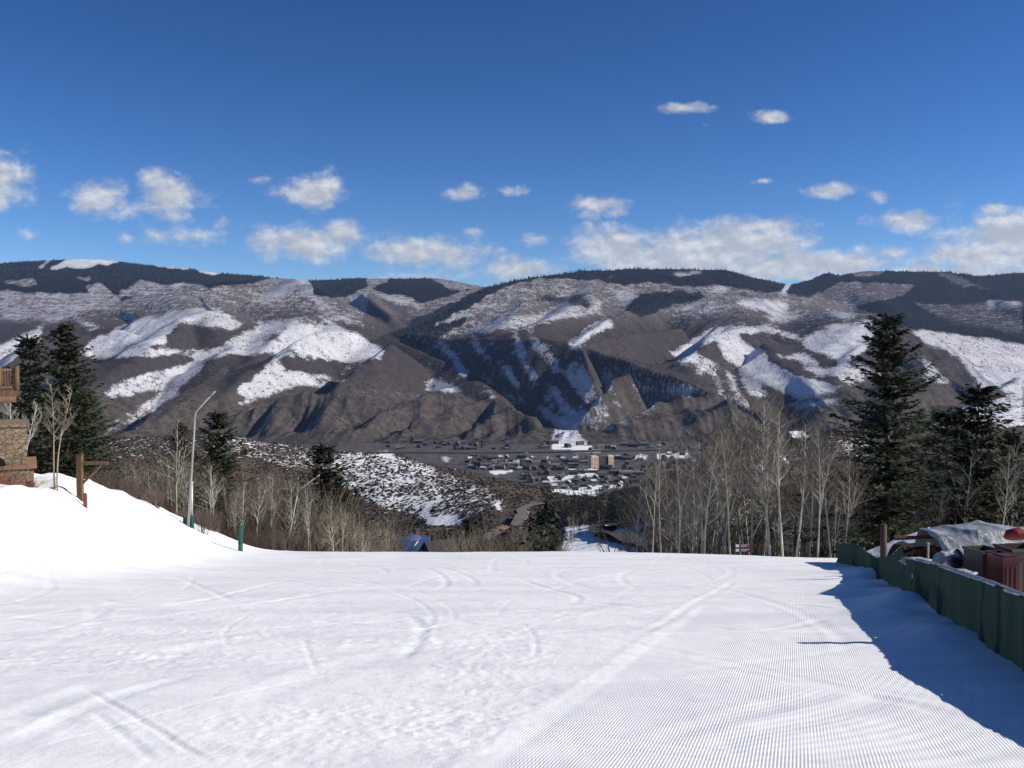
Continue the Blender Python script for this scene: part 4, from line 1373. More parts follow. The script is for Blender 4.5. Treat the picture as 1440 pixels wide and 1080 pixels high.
# --- distant conifers of the dark wood
fc = [(conifer('conifer_tree', 40 + k, 14, 2.6, 13, 6, 6, .85, .04, '', spl=.95, nm=needle_far_m, ragged=.35), 14) for k in range(3)]
KC = Kind(fc, 'small dark conifer in the wood between the hairpin road and the aspens', 'conifers of the dark wood')
env = [(772, 700), (800, 694), (830, 690), (850, 684), (880, 664), (905, 650), (930, 640), (960, 626), (990, 615), (1020, 606), (1060, 600), (1100, 596), (1140, 592), (1180, 588)]
for k_ in range(165):
    px = RNG.uniform(782, 1185) if k_ > 70 else RNG.uniform(785, 940)
    top0 = np.interp(px, [e[0] for e in env], [e[1] for e in env])
    tp = top0 + 58 * RNG.random() ** 1.5
    x_, y_, g_ = on_valley(px, tp + RNG.uniform(15, 27), 260)
    if y_ > 1100:
        continue
    h_ = g_ - zat(tp, y_)
    if k_ <= 70:
        x_, y_, g_ = on_valley(px, RNG.uniform(716, 738), 260)
        h_ = -RNG.uniform(12, 20)
    KC.place(RNG.randrange(3), (x_, y_, g_), RNG.uniform(0, 6.28), (min(max(-h_, 5), 22) / 14 * RNG.uniform(.9, 1.3),) * 2 + (min(max(-h_, 5), 22) / 14,))
KC.label, KC.group = 'small dark conifer on the hillside around the snowy knoll houses', 'conifers on the knoll hillside'
for i in range(34):
    px = RNG.uniform(1190, 1470)
    Y = RNG.uniform(300, 860)
    g = ground_z((px - 720) / F * Y, Y)
    KC.put(px, 490 - (g + RNG.uniform(7, 14)) / Y * F, Y)
KC.label, KC.group = 'dark conifer in the gloom behind the aspen trunks', 'conifers behind the aspen grove'
for i in range(46):
    px = RNG.uniform(1010, 1480)
    KC.put(px, RNG.uniform(668, 742) if px < 1180 else RNG.uniform(640, 730), RNG.uniform(125, 240), wide=RNG.uniform(1.0, 1.5))
KC.label, KC.group = 'small dark conifer standing among the town buildings', 'conifers in the valley town'
for i in range(42):
    px, py = RNG.choice([(RNG.uniform(640, 780), RNG.uniform(655, 690)), (RNG.uniform(780, 880), RNG.uniform(668, 690)), (RNG.uniform(560, 780), RNG.uniform(622, 634))])
    Y = 349 / ((py - 490) / F)
    x = (px - 720) / F * Y
    if ground_z(x, Y) > -345:
        continue
    KC.place(RNG.randrange(3), (x, Y, -349), 0, (RNG.uniform(.6, 1.0),) * 3)

# --- bare aspens
protos = [(aspen('aspen_tree', 60 + k, 15, lean=(-.05, .03, .09, -.02, .05)[k], spread=(.20, .25, .19, .22, .26)[k], first=(.46, .42, .55, .48, .4)[k], nb=(22, 26, 20, 24, 26)[k], tw=1.25, fine=6, rad=.0088, fork=(0, 2, 1, 2, 1)[k]), 15) for k in range(5)]
KA = Kind(protos, 'bare pale aspen in the grove between the hairpin road and the tall spruce', 'aspens of the grove beside the tall spruce')
envA = [(880, 700), (900, 668), (925, 632), (955, 632), (985, 605), (1010, 588), (1050, 590), (1083, 560), (1105, 572), (1130, 592), (1165, 602), (1200, 620), (1300, 640), (1440, 640)]
for (px, tp, Y, k, wd) in ((1083, 560, 84, 1, 1.1), (1102, 580, 80, 0, 1.0), (1058, 592, 88, 3, 1), (1012, 588, 90, 2, 1.0), (988, 606, 86, 4, .9), (956, 630, 84, 3, .9), (931, 618, 83, 0, .9), (917, 648, 80, 2, .9), (905, 655, 90, 1, .9), (896, 676, 88, 4, .8),
                           (1030, 610, 82, 2, .9), (1122, 598, 83, 0, 1), (1140, 600, 86, 2, 1), (1154, 606, 80, 3, .9), (1170, 615, 84, 0, .9), (1190, 626, 82, 1, .9), (945, 655, 95, 4, .9), (972, 640, 92, 1, .9)):
    KA.put(px, tp, Y, k, wide=wd)
for i in range(46):
    px = 935 + 270 * RNG.random() ** .8
    e = np.interp(px, [e[0] for e in envA], [e[1] for e in envA])
    KA.put(px, e + RNG.uniform(14, 80), RNG.uniform(82, 130), wide=RNG.uniform(.95, 1.35))
KA.label, KA.group = 'pale aspen trunk in the shade behind the tarped heap and spruces', 'aspens behind the spruces'
for i in range(34):
    KA.put(RNG.uniform(1200, 1475), RNG.uniform(625, 690), RNG.uniform(90, 128), wide=RNG.uniform(.7, .95))
KA.put(1409, 640, 78, 0, label='straight pale aspen trunk rising over the tarped heap', group=None, wide=.9)
KA.label, KA.group = 'bare slender aspen behind the snow bank near the metal lances', 'aspens behind the snow bank'
KA.put(248, 590, 76, 1, label='forked pale aspen just in front of the bent metal lance', group=None, wide=1.05)
envL = [(130, 660), (170, 650), (205, 640), (230, 640), (262, 640), (300, 648), (330, 668), (370, 664), (420, 668), (450, 690), (480, 705), (520, 728), (560, 738), (620, 742), (740, 748)]
for i in range(44):
    px = RNG.uniform(285, 520)
    e = np.interp(px, [q[0] for q in envL], [q[1] for q in envL])
    KA.put(px, e + RNG.uniform(-2, 40), RNG.uniform(76, 112), wide=RNG.uniform(.75, 1.1), hmin=4)
for i in range(24):
    px = RNG.uniform(140, 290)
    e = np.interp(px, [q[0] for q in envL], [q[1] for q in envL])
    KA.put(px, e + RNG.uniform(0, 30), RNG.uniform(78, 110), wide=RNG.uniform(.8, 1.2), hmin=4)
KA.label, KA.group = 'bare aspen low in the hollow around the snowy roofs', 'aspens in the hollow below the snow edge'
for i in range(64):
    px = RNG.choice((RNG.uniform(480, 552), RNG.uniform(632, 800)))
    e = np.interp(px, [q[0] for q in envL], [q[1] for q in envL])
    KA.put(px, max(e, 735) + RNG.uniform(-4, 22), RNG.uniform(130, 235), wide=RNG.uniform(.8, 1.2), hmin=4)
KA.label, KA.group = 'bare aspen on the bank above the hairpin road', 'aspens around the hairpin road'
for i in range(22):
    px = RNG.choice((RNG.uniform(800, 845), RNG.uniform(920, 1000)))
    Y = RNG.uniform(560, 700) if px < 850 else RNG.uniform(330, 600)
    KA.place(RNG.randrange(5), ((px - 720) / F * Y, Y, ground_z((px - 720) / F * Y, Y)), RNG.uniform(0, 6), (RNG.uniform(.5, .8),) * 3)

# thin trees standing on the snow by the lodge
tan_bark = simple('sapling_bark', (.36, .30, .20), (.25, .20, .14), 3.0, .85)
sap = aspen('aspen_sapling', 91, 6, 'tan two stemmed sapling standing on the snow in front of the big spruce', None, .16, .45, 15, .0, 2, .0075, 6, twig_m, tan_bark, 2.2)
Kind([(sap, 6)], 'x', None).put(76, 540, 50, 0, 'tan two stemmed sapling standing on the snow in front of the big spruce', None, rz=.3)
crook = aspen('aspen_tree', 95, 5.5, '', None, .26, .4, 14, .22, 1, .012, 7, simple('grey_twigs', (.30, .27, .22), (.2, .18, .15), 2.0, .9), simple('white_bark', (.55, .53, .48), (.38, .36, .32), 4.0, .85), 2.2)
KK = Kind([(crook, 5.5)], 'x', None)
KK.put(28, 570, 60, 0, 'crooked white barked aspen leaning beside the stone chimney', None, rz=0.0)
KK.put(14, 562, 62, 0, 'small grey aspen with fine twigs showing above the stone chimney', None, rz=2.0)

# --- brush
bA = [(bush('brush_shrub', 110 + k, 2.2, brush_m, 46), 2.2) for k in range(3)]
KB = Kind(bA, 'reddish brown leafless shrub along the rim of the snow bank', 'reddish shrubs along the snow bank rim')
for i in range(110):
    px = RNG.uniform(118, 430)
    edge = np.interp(px, [118, 150, 200, 250, 300, 340, 400, 430], [690, 697, 712, 735, 755, 766, 772, 774])
    KB.put(px, edge - RNG.uniform(3, 22) * (1 if px < 330 else .6), RNG.uniform(64, 84) + (6 if px > 300 else 0), wide=RNG.uniform(.9, 1.5), hmin=1.4)
bT = [(bush('brush_shrub', 130 + k, 3.0, tan_brush_m, 42), 3.0) for k in range(2)]
KT = Kind(bT, 'tan leafless thicket shrub between the aspens behind the snow bank', 'tan thicket shrubs behind the snow bank')
for i in range(18):
    px = RNG.uniform(125, 500)
    e = np.interp(px, [q[0] for q in envL], [q[1] for q in envL])
    KT.put(px, e + RNG.uniform(5, 60), RNG.uniform(82, 112), wide=RNG.uniform(.8, 1.3), hmin=2)
KT.label, KT.group = 'tan leafless shrub in the hollow below the snow edge', 'tan shrubs in the hollow'
for i in range(46):
    px = RNG.choice((RNG.uniform(490, 545), RNG.uniform(665, 760), RNG.uniform(940, 1100)))
    Y = RNG.uniform(110, 260)
    KT.put(px, RNG.uniform(756, 776) if px < 800 else RNG.uniform(745, 776), Y, wide=RNG.uniform(.8, 1.4), hmin=2)
KT.label, KT.group = 'tan leafless shrub under the aspens beside the tall spruce', 'tan shrubs under the grove'
for i in range(14):
    KT.put(RNG.uniform(900, 1440), RNG.uniform(715, 765), RNG.uniform(84, 130), wide=RNG.uniform(.7, 1.2), hmin=2)
ro = [(bush('red_shrub', 150 + k, .9, red_m, 40, spread=.8), .9) for k in range(2)]
KR = Kind(ro, 'x', None)
KR.put(12, 664, 50.0, 0, 'red twigged shrub against the foot of the stone chimney', None, hmin=.5)
KR.put(36, 670, 50.0, 1, 'smaller red twigged shrub at the corner of the stone chimney', None, hmin=.5)
KR.put(46, 674, 49.5, 1, 'thin pale pink twigged shrub poking from the snow beside the chimney corner', None, hmin=.4)

# --- the woods on the high ridges: far beyond counting
rs = np.random.RandomState(31)
fi = np.argwhere((for_a > .55) & (YY > 5200) & (vis > .5))
pick = fi[rs.randint(0, len(fi), 15000)]
w_ = YY[pick[:, 0], pick[:, 1]]
pick = pick[rs.uniform(0, 11500, len(pick)) < w_]
tv, tf = [], []
ang = np.arange(5) * 2 * math.pi / 5
for n_, (i, j) in enumerate(pick):
    h = rs.uniform(12, 25)
    r_ = h * rs.uniform(.16, .26)
    x, y, z = XX[i, j] + rs.uniform(-7, 7), YY[i, j] + rs.uniform(-9, 9), ZZ[i, j]
    ring = np.stack([x + r_ * np.cos(ang), y + r_ * np.sin(ang), np.full(5, z - 1.0)], -1)
    tv.append(np.concatenate([ring, [[x, y, z + h]]]))
    tf.append(np.array([[k, (k + 1) % 5, 5] for k in range(5)]) + 6 * n_)
ridge_wood = mesh_obj('distant_forest', np.concatenate(tv), np.concatenate(tf), simple('distant_conifers', (.008, .012, .014), (.034, .042, .042), .09, .95))
tag(ridge_wood, kind='stuff', label='dark conifer forest covering the high ridges')

# brush and bare aspens standing through the snow of the open slopes: far beyond counting
fi = np.argwhere((for_a < .45) & (YY > 3750) & (YY < 8600) & (vis > .5) & (snow_a < .98))
pick = fi[rs.randint(0, len(fi), 150000)]
pi_, pj_ = pick[:, 0], pick[:, 1]
clump = fbm(XX[pi_, pj_] / 110, YY[pi_, pj_] / 130, 4, 83)
dn = np.where(snow_a[pi_, pj_] > .6, .38, .5) * np.clip((clump - .40) * 5, 0, 1) * (YY[pi_, pj_] / 8600)
pick = pick[rs.uniform(0, 1, len(pick)) < dn]
ang4 = np.arange(4) * math.pi / 2
bv_, bf_ = [], []
for n_, (i, j) in enumerate(pick):
    h = rs.uniform(3.0, 7.5)
    r_ = h * rs.uniform(.35, .65)
    x, y, z = XX[i, j] + rs.uniform(-5, 5), YY[i, j] + rs.uniform(-8, 8), ZZ[i, j] - .8
    a_ = ang4 + rs.uniform(0, 1.5)
    ring = np.stack([x + r_ * np.cos(a_), y + r_ * np.sin(a_), np.full(4, z + h * .45)], -1)
    bv_.append(np.concatenate([[[x, y, z - .5]], ring, [[x + .2 * r_, y, z + h]]]))
    bf_.append(np.array([[k + 1, (k + 1) % 4 + 1, 5] for k in range(4)] + [[(k + 1) % 4 + 1, k + 1, 0] for k in range(4)]) + 6 * n_)
brush_far = mesh_obj('mountain_brush', np.concatenate(bv_), np.concatenate(bf_), simple('mountain_brush_twigs', (.060, .049, .046), (.040, .034, .033), .03, .95))
tag(brush_far, kind='stuff', label='scattered brush standing through the snow of the mountain slopes')
print('brush', len(pick))
# ------------------------------------------------------------------ things by the piste
galv_m = simple('galvanised_steel', (.46, .46, .46), (.34, .34, .35), 3.0, .45, (1, 1, .2), metal=.55)
wood_m = simple('weathered_timber', (.17, .095, .05), (.11, .062, .035), 3.0, .85, (6, 6, .6), bump=.02)
dark_wood_m = simple('dark_timber', (.11, .055, .035), (.06, .032, .022), 3.0, .85, (5, 5, .6))
stone_m, t, b = new_mat('lodge_stone')
vor = t.node('ShaderNodeTexVoronoi', {'feature': 'F1'}, Vector=t.scaled(t.obj(), (1, 1, 1.7)), Scale=3.0)
edge = t.node('ShaderNodeTexVoronoi', {'feature': 'DISTANCE_TO_EDGE'}, Vector=t.scaled(t.obj(), (1, 1, 1.7)), Scale=3.0)
sep_ = t.node('ShaderNodeSeparateColor', Color=vor.outputs['Color'])
c = t.mix(sep_.outputs[0], (.34, .245, .145), (.21, .155, .105))
c = t.mix(t.step(sep_.outputs[1], .6, .9), c, (.30, .26, .21))
c = t.mix(t.step(t.noise(t.obj(), 9.0, 4.0), .4, .7), c, (.20, .14, .09))
mort = t.step(edge.outputs[0], .0, .06)
t.set(b, 'Base Color', t.mix(t.math('MULTIPLY_ADD', mort, .65, .35), (.10, .08, .06), c))
t.set(b, 'Normal', t.bump(t.math('MULTIPLY', mort, 1.0), .06))
pad_m = simple('green_pad_vinyl', (.012, .10, .075), (.008, .075, .058), 3.0, .45)
roof_snow_m = simple('roof_snow', (.82, .83, .85), (.72, .74, .78), .6, .8)
dark_glass_m = simple('window_glass', (.02, .025, .03), (.03, .035, .04), .4, .1, spec=.6)

# --- the lodge: stone chimney base, deck and log railing
g0 = -9.2
lx, ly = at(38, 640, 51)[0], 51.0
lodge = thing('stone_lodge', 'stone and log lodge with an upper balcony at the edge of the snow', 'lodge', (lx, ly, g0), .45)
def rel(p, o=lodge):
    return (p[0] - o.location.x, p[1] - o.location.y, p[2] - o.location.z)
zt, zm = zat(600, 51), zat(655, 51)
mb = MB()
mb.box(rel((lx - 2.6, ly + 2.2, (zt + zm) / 2)), (5.2, 4.0, zt - zm))
mb.build('stone_wall', stone_m, lodge)
mb = MB()
mb.box(rel((lx - 2.45, ly + 2.1, (zm - .12 + g0) / 2)), (5.5, 4.6, zm - .12 - g0))
mb.build('stone_footing', stone_m, lodge)
mb = MB()
mb.box(rel((lx - 2.4, ly + 2.1, zm - .05)), (5.7, 4.8, .14))
mb.build('stone_ledge', simple('ledge_stone', (.30, .17, .10), (.22, .13, .09), 2.0, .9), lodge)
mb = MB()
mb.box(rel((lx - 2.6, ly + 2.2, zt + .06)), (5.4, 4.2, .12))
mb.build('stone_cap', stone_m, lodge)
arch = MB()
arch.tube([rel((lx - 1.35, ly + .14, zm + .12)), rel((lx - 1.35, ly + .22, zm + .12))], .36, 12)
arch.build('painted_opening', simple('opening_shade', (.02, .016, .012), None, 1.0, .9), lodge)  # solid dark disc on the wall, coloured for the shade inside an opening
# balcony
zd, zr = zat(556, 51), zat(518, 51)
bx = at(27, 540, 51)[0]
mb = MB()
mb.box(rel((bx - 3.5, ly + .5, zd + .12)), (7.0, 1.8, .30))
mb.build('deck', wood_m, lodge)
mb = MB()
mb.tube([rel((bx - 7, ly - .3, zd - .16)), rel((bx - .1, ly - .3, zd - .16))], .17, 9)
mb.build('log_beam', wood_m, lodge, True)
for px in (2.5, 24.5):
    x = at(px, 530, 51)[0]
    mb = MB()
    mb.tube([rel((x, ly - .25, zd + .26)), rel((x, ly - .25, zr + .12))], .13, 9)
    mb.build('railing_post', wood_m, lodge, True)
for zz in (zd + .42, zr - .06):
    mb = MB()
    mb.tube([rel((bx - 7, ly - .25, zz)), rel((at(24, 530, 51)[0], ly - .25, zz))], .055, 8)
    mb.build('handrail', wood_m, lodge, True)
for px in (-12, -7, 6.5, 10, 13.5, 17, 20.5):
    x = at(px, 530, 51)[0]
    mb = MB()
    mb.tube([rel((x, ly - .25, zd + .42)), rel((x, ly - .25, zr - .06))], .032, 7)
    mb.build('baluster', wood_m, lodge, True)
mb = MB()
mb.box(rel((lx - 14.0, ly + 5, (g0 + 3) / 2)), (9.5, 7, 3 - g0))
mb.build('log_wall', wood_m, lodge)
mb = MB()
hx = lx - 14.0
R_ = [rel((hx - 5.6, ly + .8, 2.6)), rel((hx + 5.6, ly + .8, 2.6)), rel((hx + 5.6, ly + 9.2, 2.6)), rel((hx - 5.6, ly + 9.2, 2.6)), rel((hx - 5.6, ly + 5, 5.4)), rel((hx + 5.6, ly + 5, 5.4))]
mb.add(R_, [(0, 1, 5, 4), (2, 3, 4, 5), (1, 2, 5), (3, 0, 4), (3, 2, 1, 0)])
mb.build('roof', roof_snow_m, lodge)

# --- wooden sign frame and stake
sx, sy, sz = at(113, 704, 51)
sz = ground_z(sx, sy)
hz = zat(640, 51) - sz
sf = thing('sign_frame', 'rough timber sign frame with a braced arm, standing in the snow', 'sign frame', (sx, sy, sz))
mb = MB(); mb.box((0, 0, hz / 2 - .2), (.27, .27, hz + .4)); mb.build('post', wood_m, sf)
mb = MB(); mb.box((.72, .12, hz - .42), (1.3, .16, .17), .12); mb.build('arm', wood_m, sf)
mb = MB(); mb.tube([(.12, .03, hz - 1.45), (1.05, .14, hz - .52)], .07, 6); mb.build('brace', wood_m, sf)
mb = MB(); mb.box((0, 0, hz + .03), (.31, .31, .06)); mb.build('post_cap', dark_wood_m, sf)
rx, ry, rz_ = at(120, 704, 50.4)
rz_ = ground_z(rx, ry)
mb = MB()
mb.tube([(0, 0, -.3), (0, 0, .62), (0, 0, .72)], [.10, .10, .05], 8)
rk = mb.build('marker_post', simple('faded_red_paint', (.20, .055, .045), (.13, .04, .035), 5.0, .7))
rk.location = (rx, ry, rz_)
tag(rk, 'short dark red stake beside the timber sign frame', 'stake')
mb = MB(); mb.tube([(0, 0, -.1), (.02, 0, .22), (.06, .01, .34)], .012, 5)
tw = mb.build('twig', wood_m); tw.location = (at(98, 692, 50)[0], 50, ground_z(at(98, 692, 50)[0], 50))
tag(tw, 'bare little twig poking from the snow near the sapling', 'twig')

# --- snowmaking lances, pads
lance_m = simple('dull_pipe_metal', (.33, .315, .29), (.25, .24, .22), 3.0, .6, (1, 1, .2))


def lance(px0, py0, pxb, pyb, pxt, pyt, Y, rad, label):
    a, k, e = at(px0, py0, Y), at(pxb, pyb, Y), at(pxt, pyt, Y)
    g = ground_z(a[0], Y)
    r = thing('snow_lance', label, 'snow lance', (a[0], Y, g))
    q = lambda p: (p[0] - a[0], p[1] - Y, p[2] - g)
    kk, ee = Vector(q(k)), Vector(q(e))
    base = Vector((0, 0, -.4))
    m1 = base.lerp(kk, .93)
    m2 = kk.lerp(ee, .08)
    mb = MB(); mb.tube([base, base.lerp(kk, .5), m1], [rad, rad * .85, rad * .72], 8); mb.build('pole', lance_m, r, True)
    mb = MB(); mb.tube([m1, kk + (m2 - kk) * .3, m2, ee], [rad * .72, rad * .7, rad * .66, rad * .5], 8); mb.build('arm', lance_m, r, True)
    mb = MB(); mb.tube([ee, ee + (ee - kk).normalized() * .3], [rad * .9, rad * .7], 8); mb.build('nozzle', galv_m, r, True)
    return r


lance(264, 736, 274.5, 580, 298, 555, 65, .085, 'tall bent metal snowmaking lance rising from the green padded box')
s1 = at(269, 738, 66)
ms = at(271.5, 680, 66)
r = thing('hydrant_pipe', 'short straight metal pipe beside the tall bent lance', 'pipe', (s1[0], 66, ground_z(s1[0], 66)))
hh = ms[2] - r.location.z
mb = MB(); mb.tube([(0, 0, -.4), (.05, 0, hh)], .10, 8); mb.build('pipe', galv_m, r, True)
mb = MB(); mb.tube([(.05, 0, hh), (.05, 0, hh + .12)], [.13, .11], 8); mb.build('pipe_cap', galv_m, r, True)
lance(398, 782, 419, 690, 445, 671, 78, .075, 'slanted metal snowmaking lance among the aspens')
c0 = at(268, 732, 63)
pb = thing('padded_box', 'dark green padded box wrapped round the foot of the bent lance', 'pad', (c0[0] - .9, 65.4, ground_z(c0[0] - .9, 65.4)), 0, None, .85)
mb = MB(); mb.box((.12, 0, .36), (.42, .5, .95)); mb.build('pad', pad_m, pb)
mb = MB(); mb.box((-.24, .05, .30), (.28, .45, .80)); mb.build('side_pad', simple('dark_green_vinyl', (.012, .06, .05), None, 3.0, .5), pb)
c0 = at(338, 769, 64)
gz = ground_z(c0[0], 64)
hp = zat(738, 64) - gz
gp = thing('padded_post', 'green padded post standing alone on the snow edge', 'post', (c0[0], 64, gz))
mb = MB()
for k in range(2):
    pass
mb.tube([(0, 0, -.2), (.02, 0, hp * .5), (.05, 0, hp)], [.165, .16, .16], 6); mb.build('pad', pad_m, gp)
mb = MB(); mb.tube([(.05, 0, hp - .02), (.055, 0, hp + .06)], .05, 8); mb.build('pole', galv_m, gp)
mb = MB(); mb.tube([(.01, 0, hp * .3), (.012, 0, hp * .34)], .172, 6); mb.build('strap', simple('black_strap', (.02, .02, .02), None, 3.0, .6), gp)

# --- trail sign at the crest
tx, ty = at(1046, 779, 70)[0], 70.0
tz = ground_z(tx, ty)
ts_ = thing('trail_sign', 'small brown trail sign of two stacked boards at the snow crest', 'sign', (tx, ty, tz))
sign_m = simple('sign_brown', (.115, .035, .028), (.09, .03, .025), 5.0, .6)
white_m = simple('white_paint', (.78, .78, .76), None, 5.0, .6)
for px in (-.52, .52):
    mb = MB(); mb.box((px, .06, .25), (.08, .08, 1.1)); mb.build('post', dark_wood_m, ts_)
for k in range(2):
    zc = .36 + .31 * k
    mb = MB(); mb.box((.02, 0, zc), (1.32, .05, .27)); bd = mb.build('board', sign_m, ts_)
    mb = MB()
    mb.box((-.46, -.03, zc), (.24, .012, .19))
    for q, wq in enumerate((.58, .42)):
        mb.box((.06 + (wq - .58) / 2, -.03, zc + .055 - .10 * q), (wq, .012, .035))
    mb.build('lettering', white_m, bd)

# --- green fence
screen_m, t, b = new_mat('green_windscreen')
n = t.noise(t.scaled(t.obj(), (1, 1, .25)), 1.1, 6.0, .65)
c = t.mix(t.step(n, .36, .62), (.040, .062, .052), (.025, .044, .038))
sepz = t.node('ShaderNodeSeparateXYZ', Vector=t.obj())
c = t.mix(t.step(t.noise(t.scaled(t.obj(), (.35, .35, .02)), 1.0, 2.0), .42, .60), c, (.033, .054, .047))
wv_ = t.noise(t.obj(), 60.0, 2.0)
c = t.mix(t.step(wv_, .5, .7), c, (.024, .074, .062))
df = t.node('ShaderNodeBsdfDiffuse', Color=c)
tl = t.node('ShaderNodeBsdfTranslucent', Color=c)
tp_ = t.node('ShaderNodeBsdfTransparent')
m1 = t.node('ShaderNodeMixShader', _0=.10, _1=df.outputs[0], _2=tl.outputs[0])
m2 = t.node('ShaderNodeMixShader', _0=.0, _1=m1.outputs[0], _2=tp_.outputs[0])
t.l.new(m2.outputs[0], t.n['Material Output'].inputs['Surface'])

TOP = [(1176, 765), (1190, 764), (1203, 763), (1212, 768), (1222, 776), (1236, 784), (1248, 783), (1258, 780), (1266, 772), (1271, 768), (1274, 783), (1290, 787), (1315, 793), (1340, 801), (1370, 811), (1400, 821), (1440, 838)]
FL = []
for i in range(len(FENCE) - 1):
    for k in range(22):
        f = k / 22
        FL.append((FENCE[i][0] * (1 - f) + FENCE[i + 1][0] * f, FENCE[i][1] * (1 - f) + FENCE[i + 1][1] * f))
FL.append(FENCE[-1])
FL += [(q_[0], q_[1]) for q_ in ()] + [] and [(FENCE[-1][0] + .25 * k, FENCE[-1][1] + .45 * k) for k in range(1, 7)]
fence = thing('green_fence', 'long sagging green windscreen fence along the piste', 'fence', (FENCE[0][0], FENCE[0][1], ground_z(*FENCE[0])))
vs, fs = [], []
NZ = 11
arc = 0
tops = []
for i, (x, y) in enumerate(FL):
    if i:
        arc += math.hypot(x - FL[i - 1][0], y - FL[i - 1][1])
    g = ground_z(x, y) - .05
    pxx = 720 + F * x / y
    if pxx > 1440 or y < 14:
        tp = g + float(np.interp(y, [6, 9.5, 13, 15], [.6, .75, 1.0, 1.2])) + .03 * math.sin(arc * 1.1)
    else:
        tp = zat(np.interp(pxx, [q[0] for q in TOP], [q[1] for q in TOP]), y)
    tp = max(tp, g + .5)
    tops.append((x, y, tp, g))
    for k in range(NZ):
        f = k / (NZ - 1)
        o = .05 * math.sin(arc * 2.3 + 1.5 * f) * math.sin(math.pi * min(f * 1.1, 1)) + .10 * (float(fbm(np.array([arc * 1.3]), np.array([f * 2.0]), 3, 5)[0]) - .5) + .015 * math.sin(arc * 9 + f * 5) * (.4 + float(vnoise(np.array([arc * .8]), np.array([f * 3]), 14)[0]))
        o += .10 * math.exp(-((arc % 3.05 - 1.5) / .10) ** 2)
        vs.append((x + o - fence.location.x, y - .3 * o - fence.location.y, g + (tp - g) * f - fence.location.z))
for i in range(len(FL) - 1):
    for k in range(NZ - 1):
        a = i * NZ + k
        fs.append((a, a + NZ, a + NZ + 1, a + 1))
mesh_obj('screen', vs, fs, screen_m, fence, True)
acc = 0
for i in range(1, len(tops)):
    x, y, tp, g = tops[i]
    acc += math.hypot(x - tops[i - 1][0], y - tops[i - 1][1])
    if acc > 3.05 or i == 1:
        acc = 0
        mb = MB()
        mb.tube([(x + .10 - fence.location.x, y - fence.location.y, g - .3 - fence.location.z), (x + .10 - fence.location.x, y - fence.location.y, tp + RNG.uniform(-.02, .05) - fence.location.z)], .028, 7)
        mb.build('post', galv_m, fence)
mb = MB()
rp = [(x + .06 - fence.location.x, y - fence.location.y, tp + .02 - fence.location.z) for (x, y, tp, g) in tops if y < 27 and y > 9]
mb.tube(rp, .022, 6)
mb.build('rail', galv_m, fence, True)
# bright binding strip hanging along the top edge
vs, fs = [], []
sel = [q for q in tops if 15 < q[1] < 32]
for i, (x, y, tp, g) in enumerate(sel):
    o = .05 * (float(vnoise(np.array([i * .9]), np.array([.5]), 3)[0]))
    vs += [(x - .035 - o * .3 - fence.location.x, y - fence.location.y, tp - .0 - o * .5 - fence.location.z), (x + .03 - fence.location.x, y - fence.location.y, tp + .02 - fence.location.z)]
for i in range(len(sel) - 1):
    if float(vnoise(np.array([i * .35]), np.array([2.5]), 9)[0]) > .34:
        fs.append((2 * i, 2 * i + 2, 2 * i + 3, 2 * i + 1))
mesh_obj('top_binding', vs, fs, simple('grey_webbing', (.52, .53, .53), (.38, .39, .40), 4.0, .5), fence)
# unseen tapered poles added beyond the edge of view, shaped so their shadows reach the lane
for k, (px_, py_, hh_) in enumerate(((9.75, 17.9, 2.55), (10.1, 16.6, 2.2))):
    mb = MB()
    mb.tube([(0, 0, -.3), (-.05, .02, hh_)], [.24, .13], 8)
    o = mb.build('shadow_pole', wood_m)
    o.location = (px_, py_, ground_z(px_, py_))
    tag(o, ('tall unseen pole' if k == 0 else 'shorter unseen pole') + ' added for its shadow behind the near end of the green fence', 'pole')

tpx = at(1242, 783, 36.0)[0]
tpg = ground_z(tpx, 36.0)
tph = zat(738, 36.0) - tpg
tpo = thing('timber_post', 'round brown timber post rising behind the fence in front of the snow covered heap', 'post', (tpx, 36.0, tpg))
mb = MB(); mb.tube([(0, 0, -.3), (.01, 0, tph * .5), (0, 0, tph)], [.125, .12, .11], 10); mb.build('post', simple('brown_round_timber', (.12, .065, .042), (.08, .045, .032), 3.0, .85, (4, 4, .6)), tpo, True)
mb = MB(); mb.tube([(0, 0, tph), (0, 0, tph + .03)], [.12, .10], 10); mb.build('post_cap', dark_wood_m, tpo)
# --- the heap behind the fence
tarp_m, t, b = new_mat('grey_plastic_sheet')
n = t.noise(t.obj(), 1.6, 5.0, .6)
t.set(b, 'Base Color', t.mix(t.step(n, .35, .7), (.40, .405, .41), (.24, .245, .25)))
b.inputs['Roughness'].default_value = .20
b.inputs['Specular IOR Level'].default_value = .6
t.set(b, 'Normal', t.bump(t.noise(t.scaled(t.obj(), (1.5, 1.5, .6)), 5.0, 5.0, .65), .10, .8))


def drape(name, mat, x0, x1, y0, y1, hfun, nx, ny, loc, rz=0.0):
    xs, ys = np.linspace(x0, x1, nx), np.linspace(y0, y1, ny)
    gx_, gy_ = np.meshgrid(xs, ys)
    z = hfun(gx_, gy_)
    o = mesh_obj(name, np.stack([gx_, gy_, z], -1), grid_faces(ny, nx), mat, None, True)
    o.location = loc
    o.rotation_euler = (0, 0, rz)
    return o


TY = 36.5
tx0 = at(1378, 745, TY)[0]
tg = ground_z(tx0, TY)
th = zat(740, TY) - tg


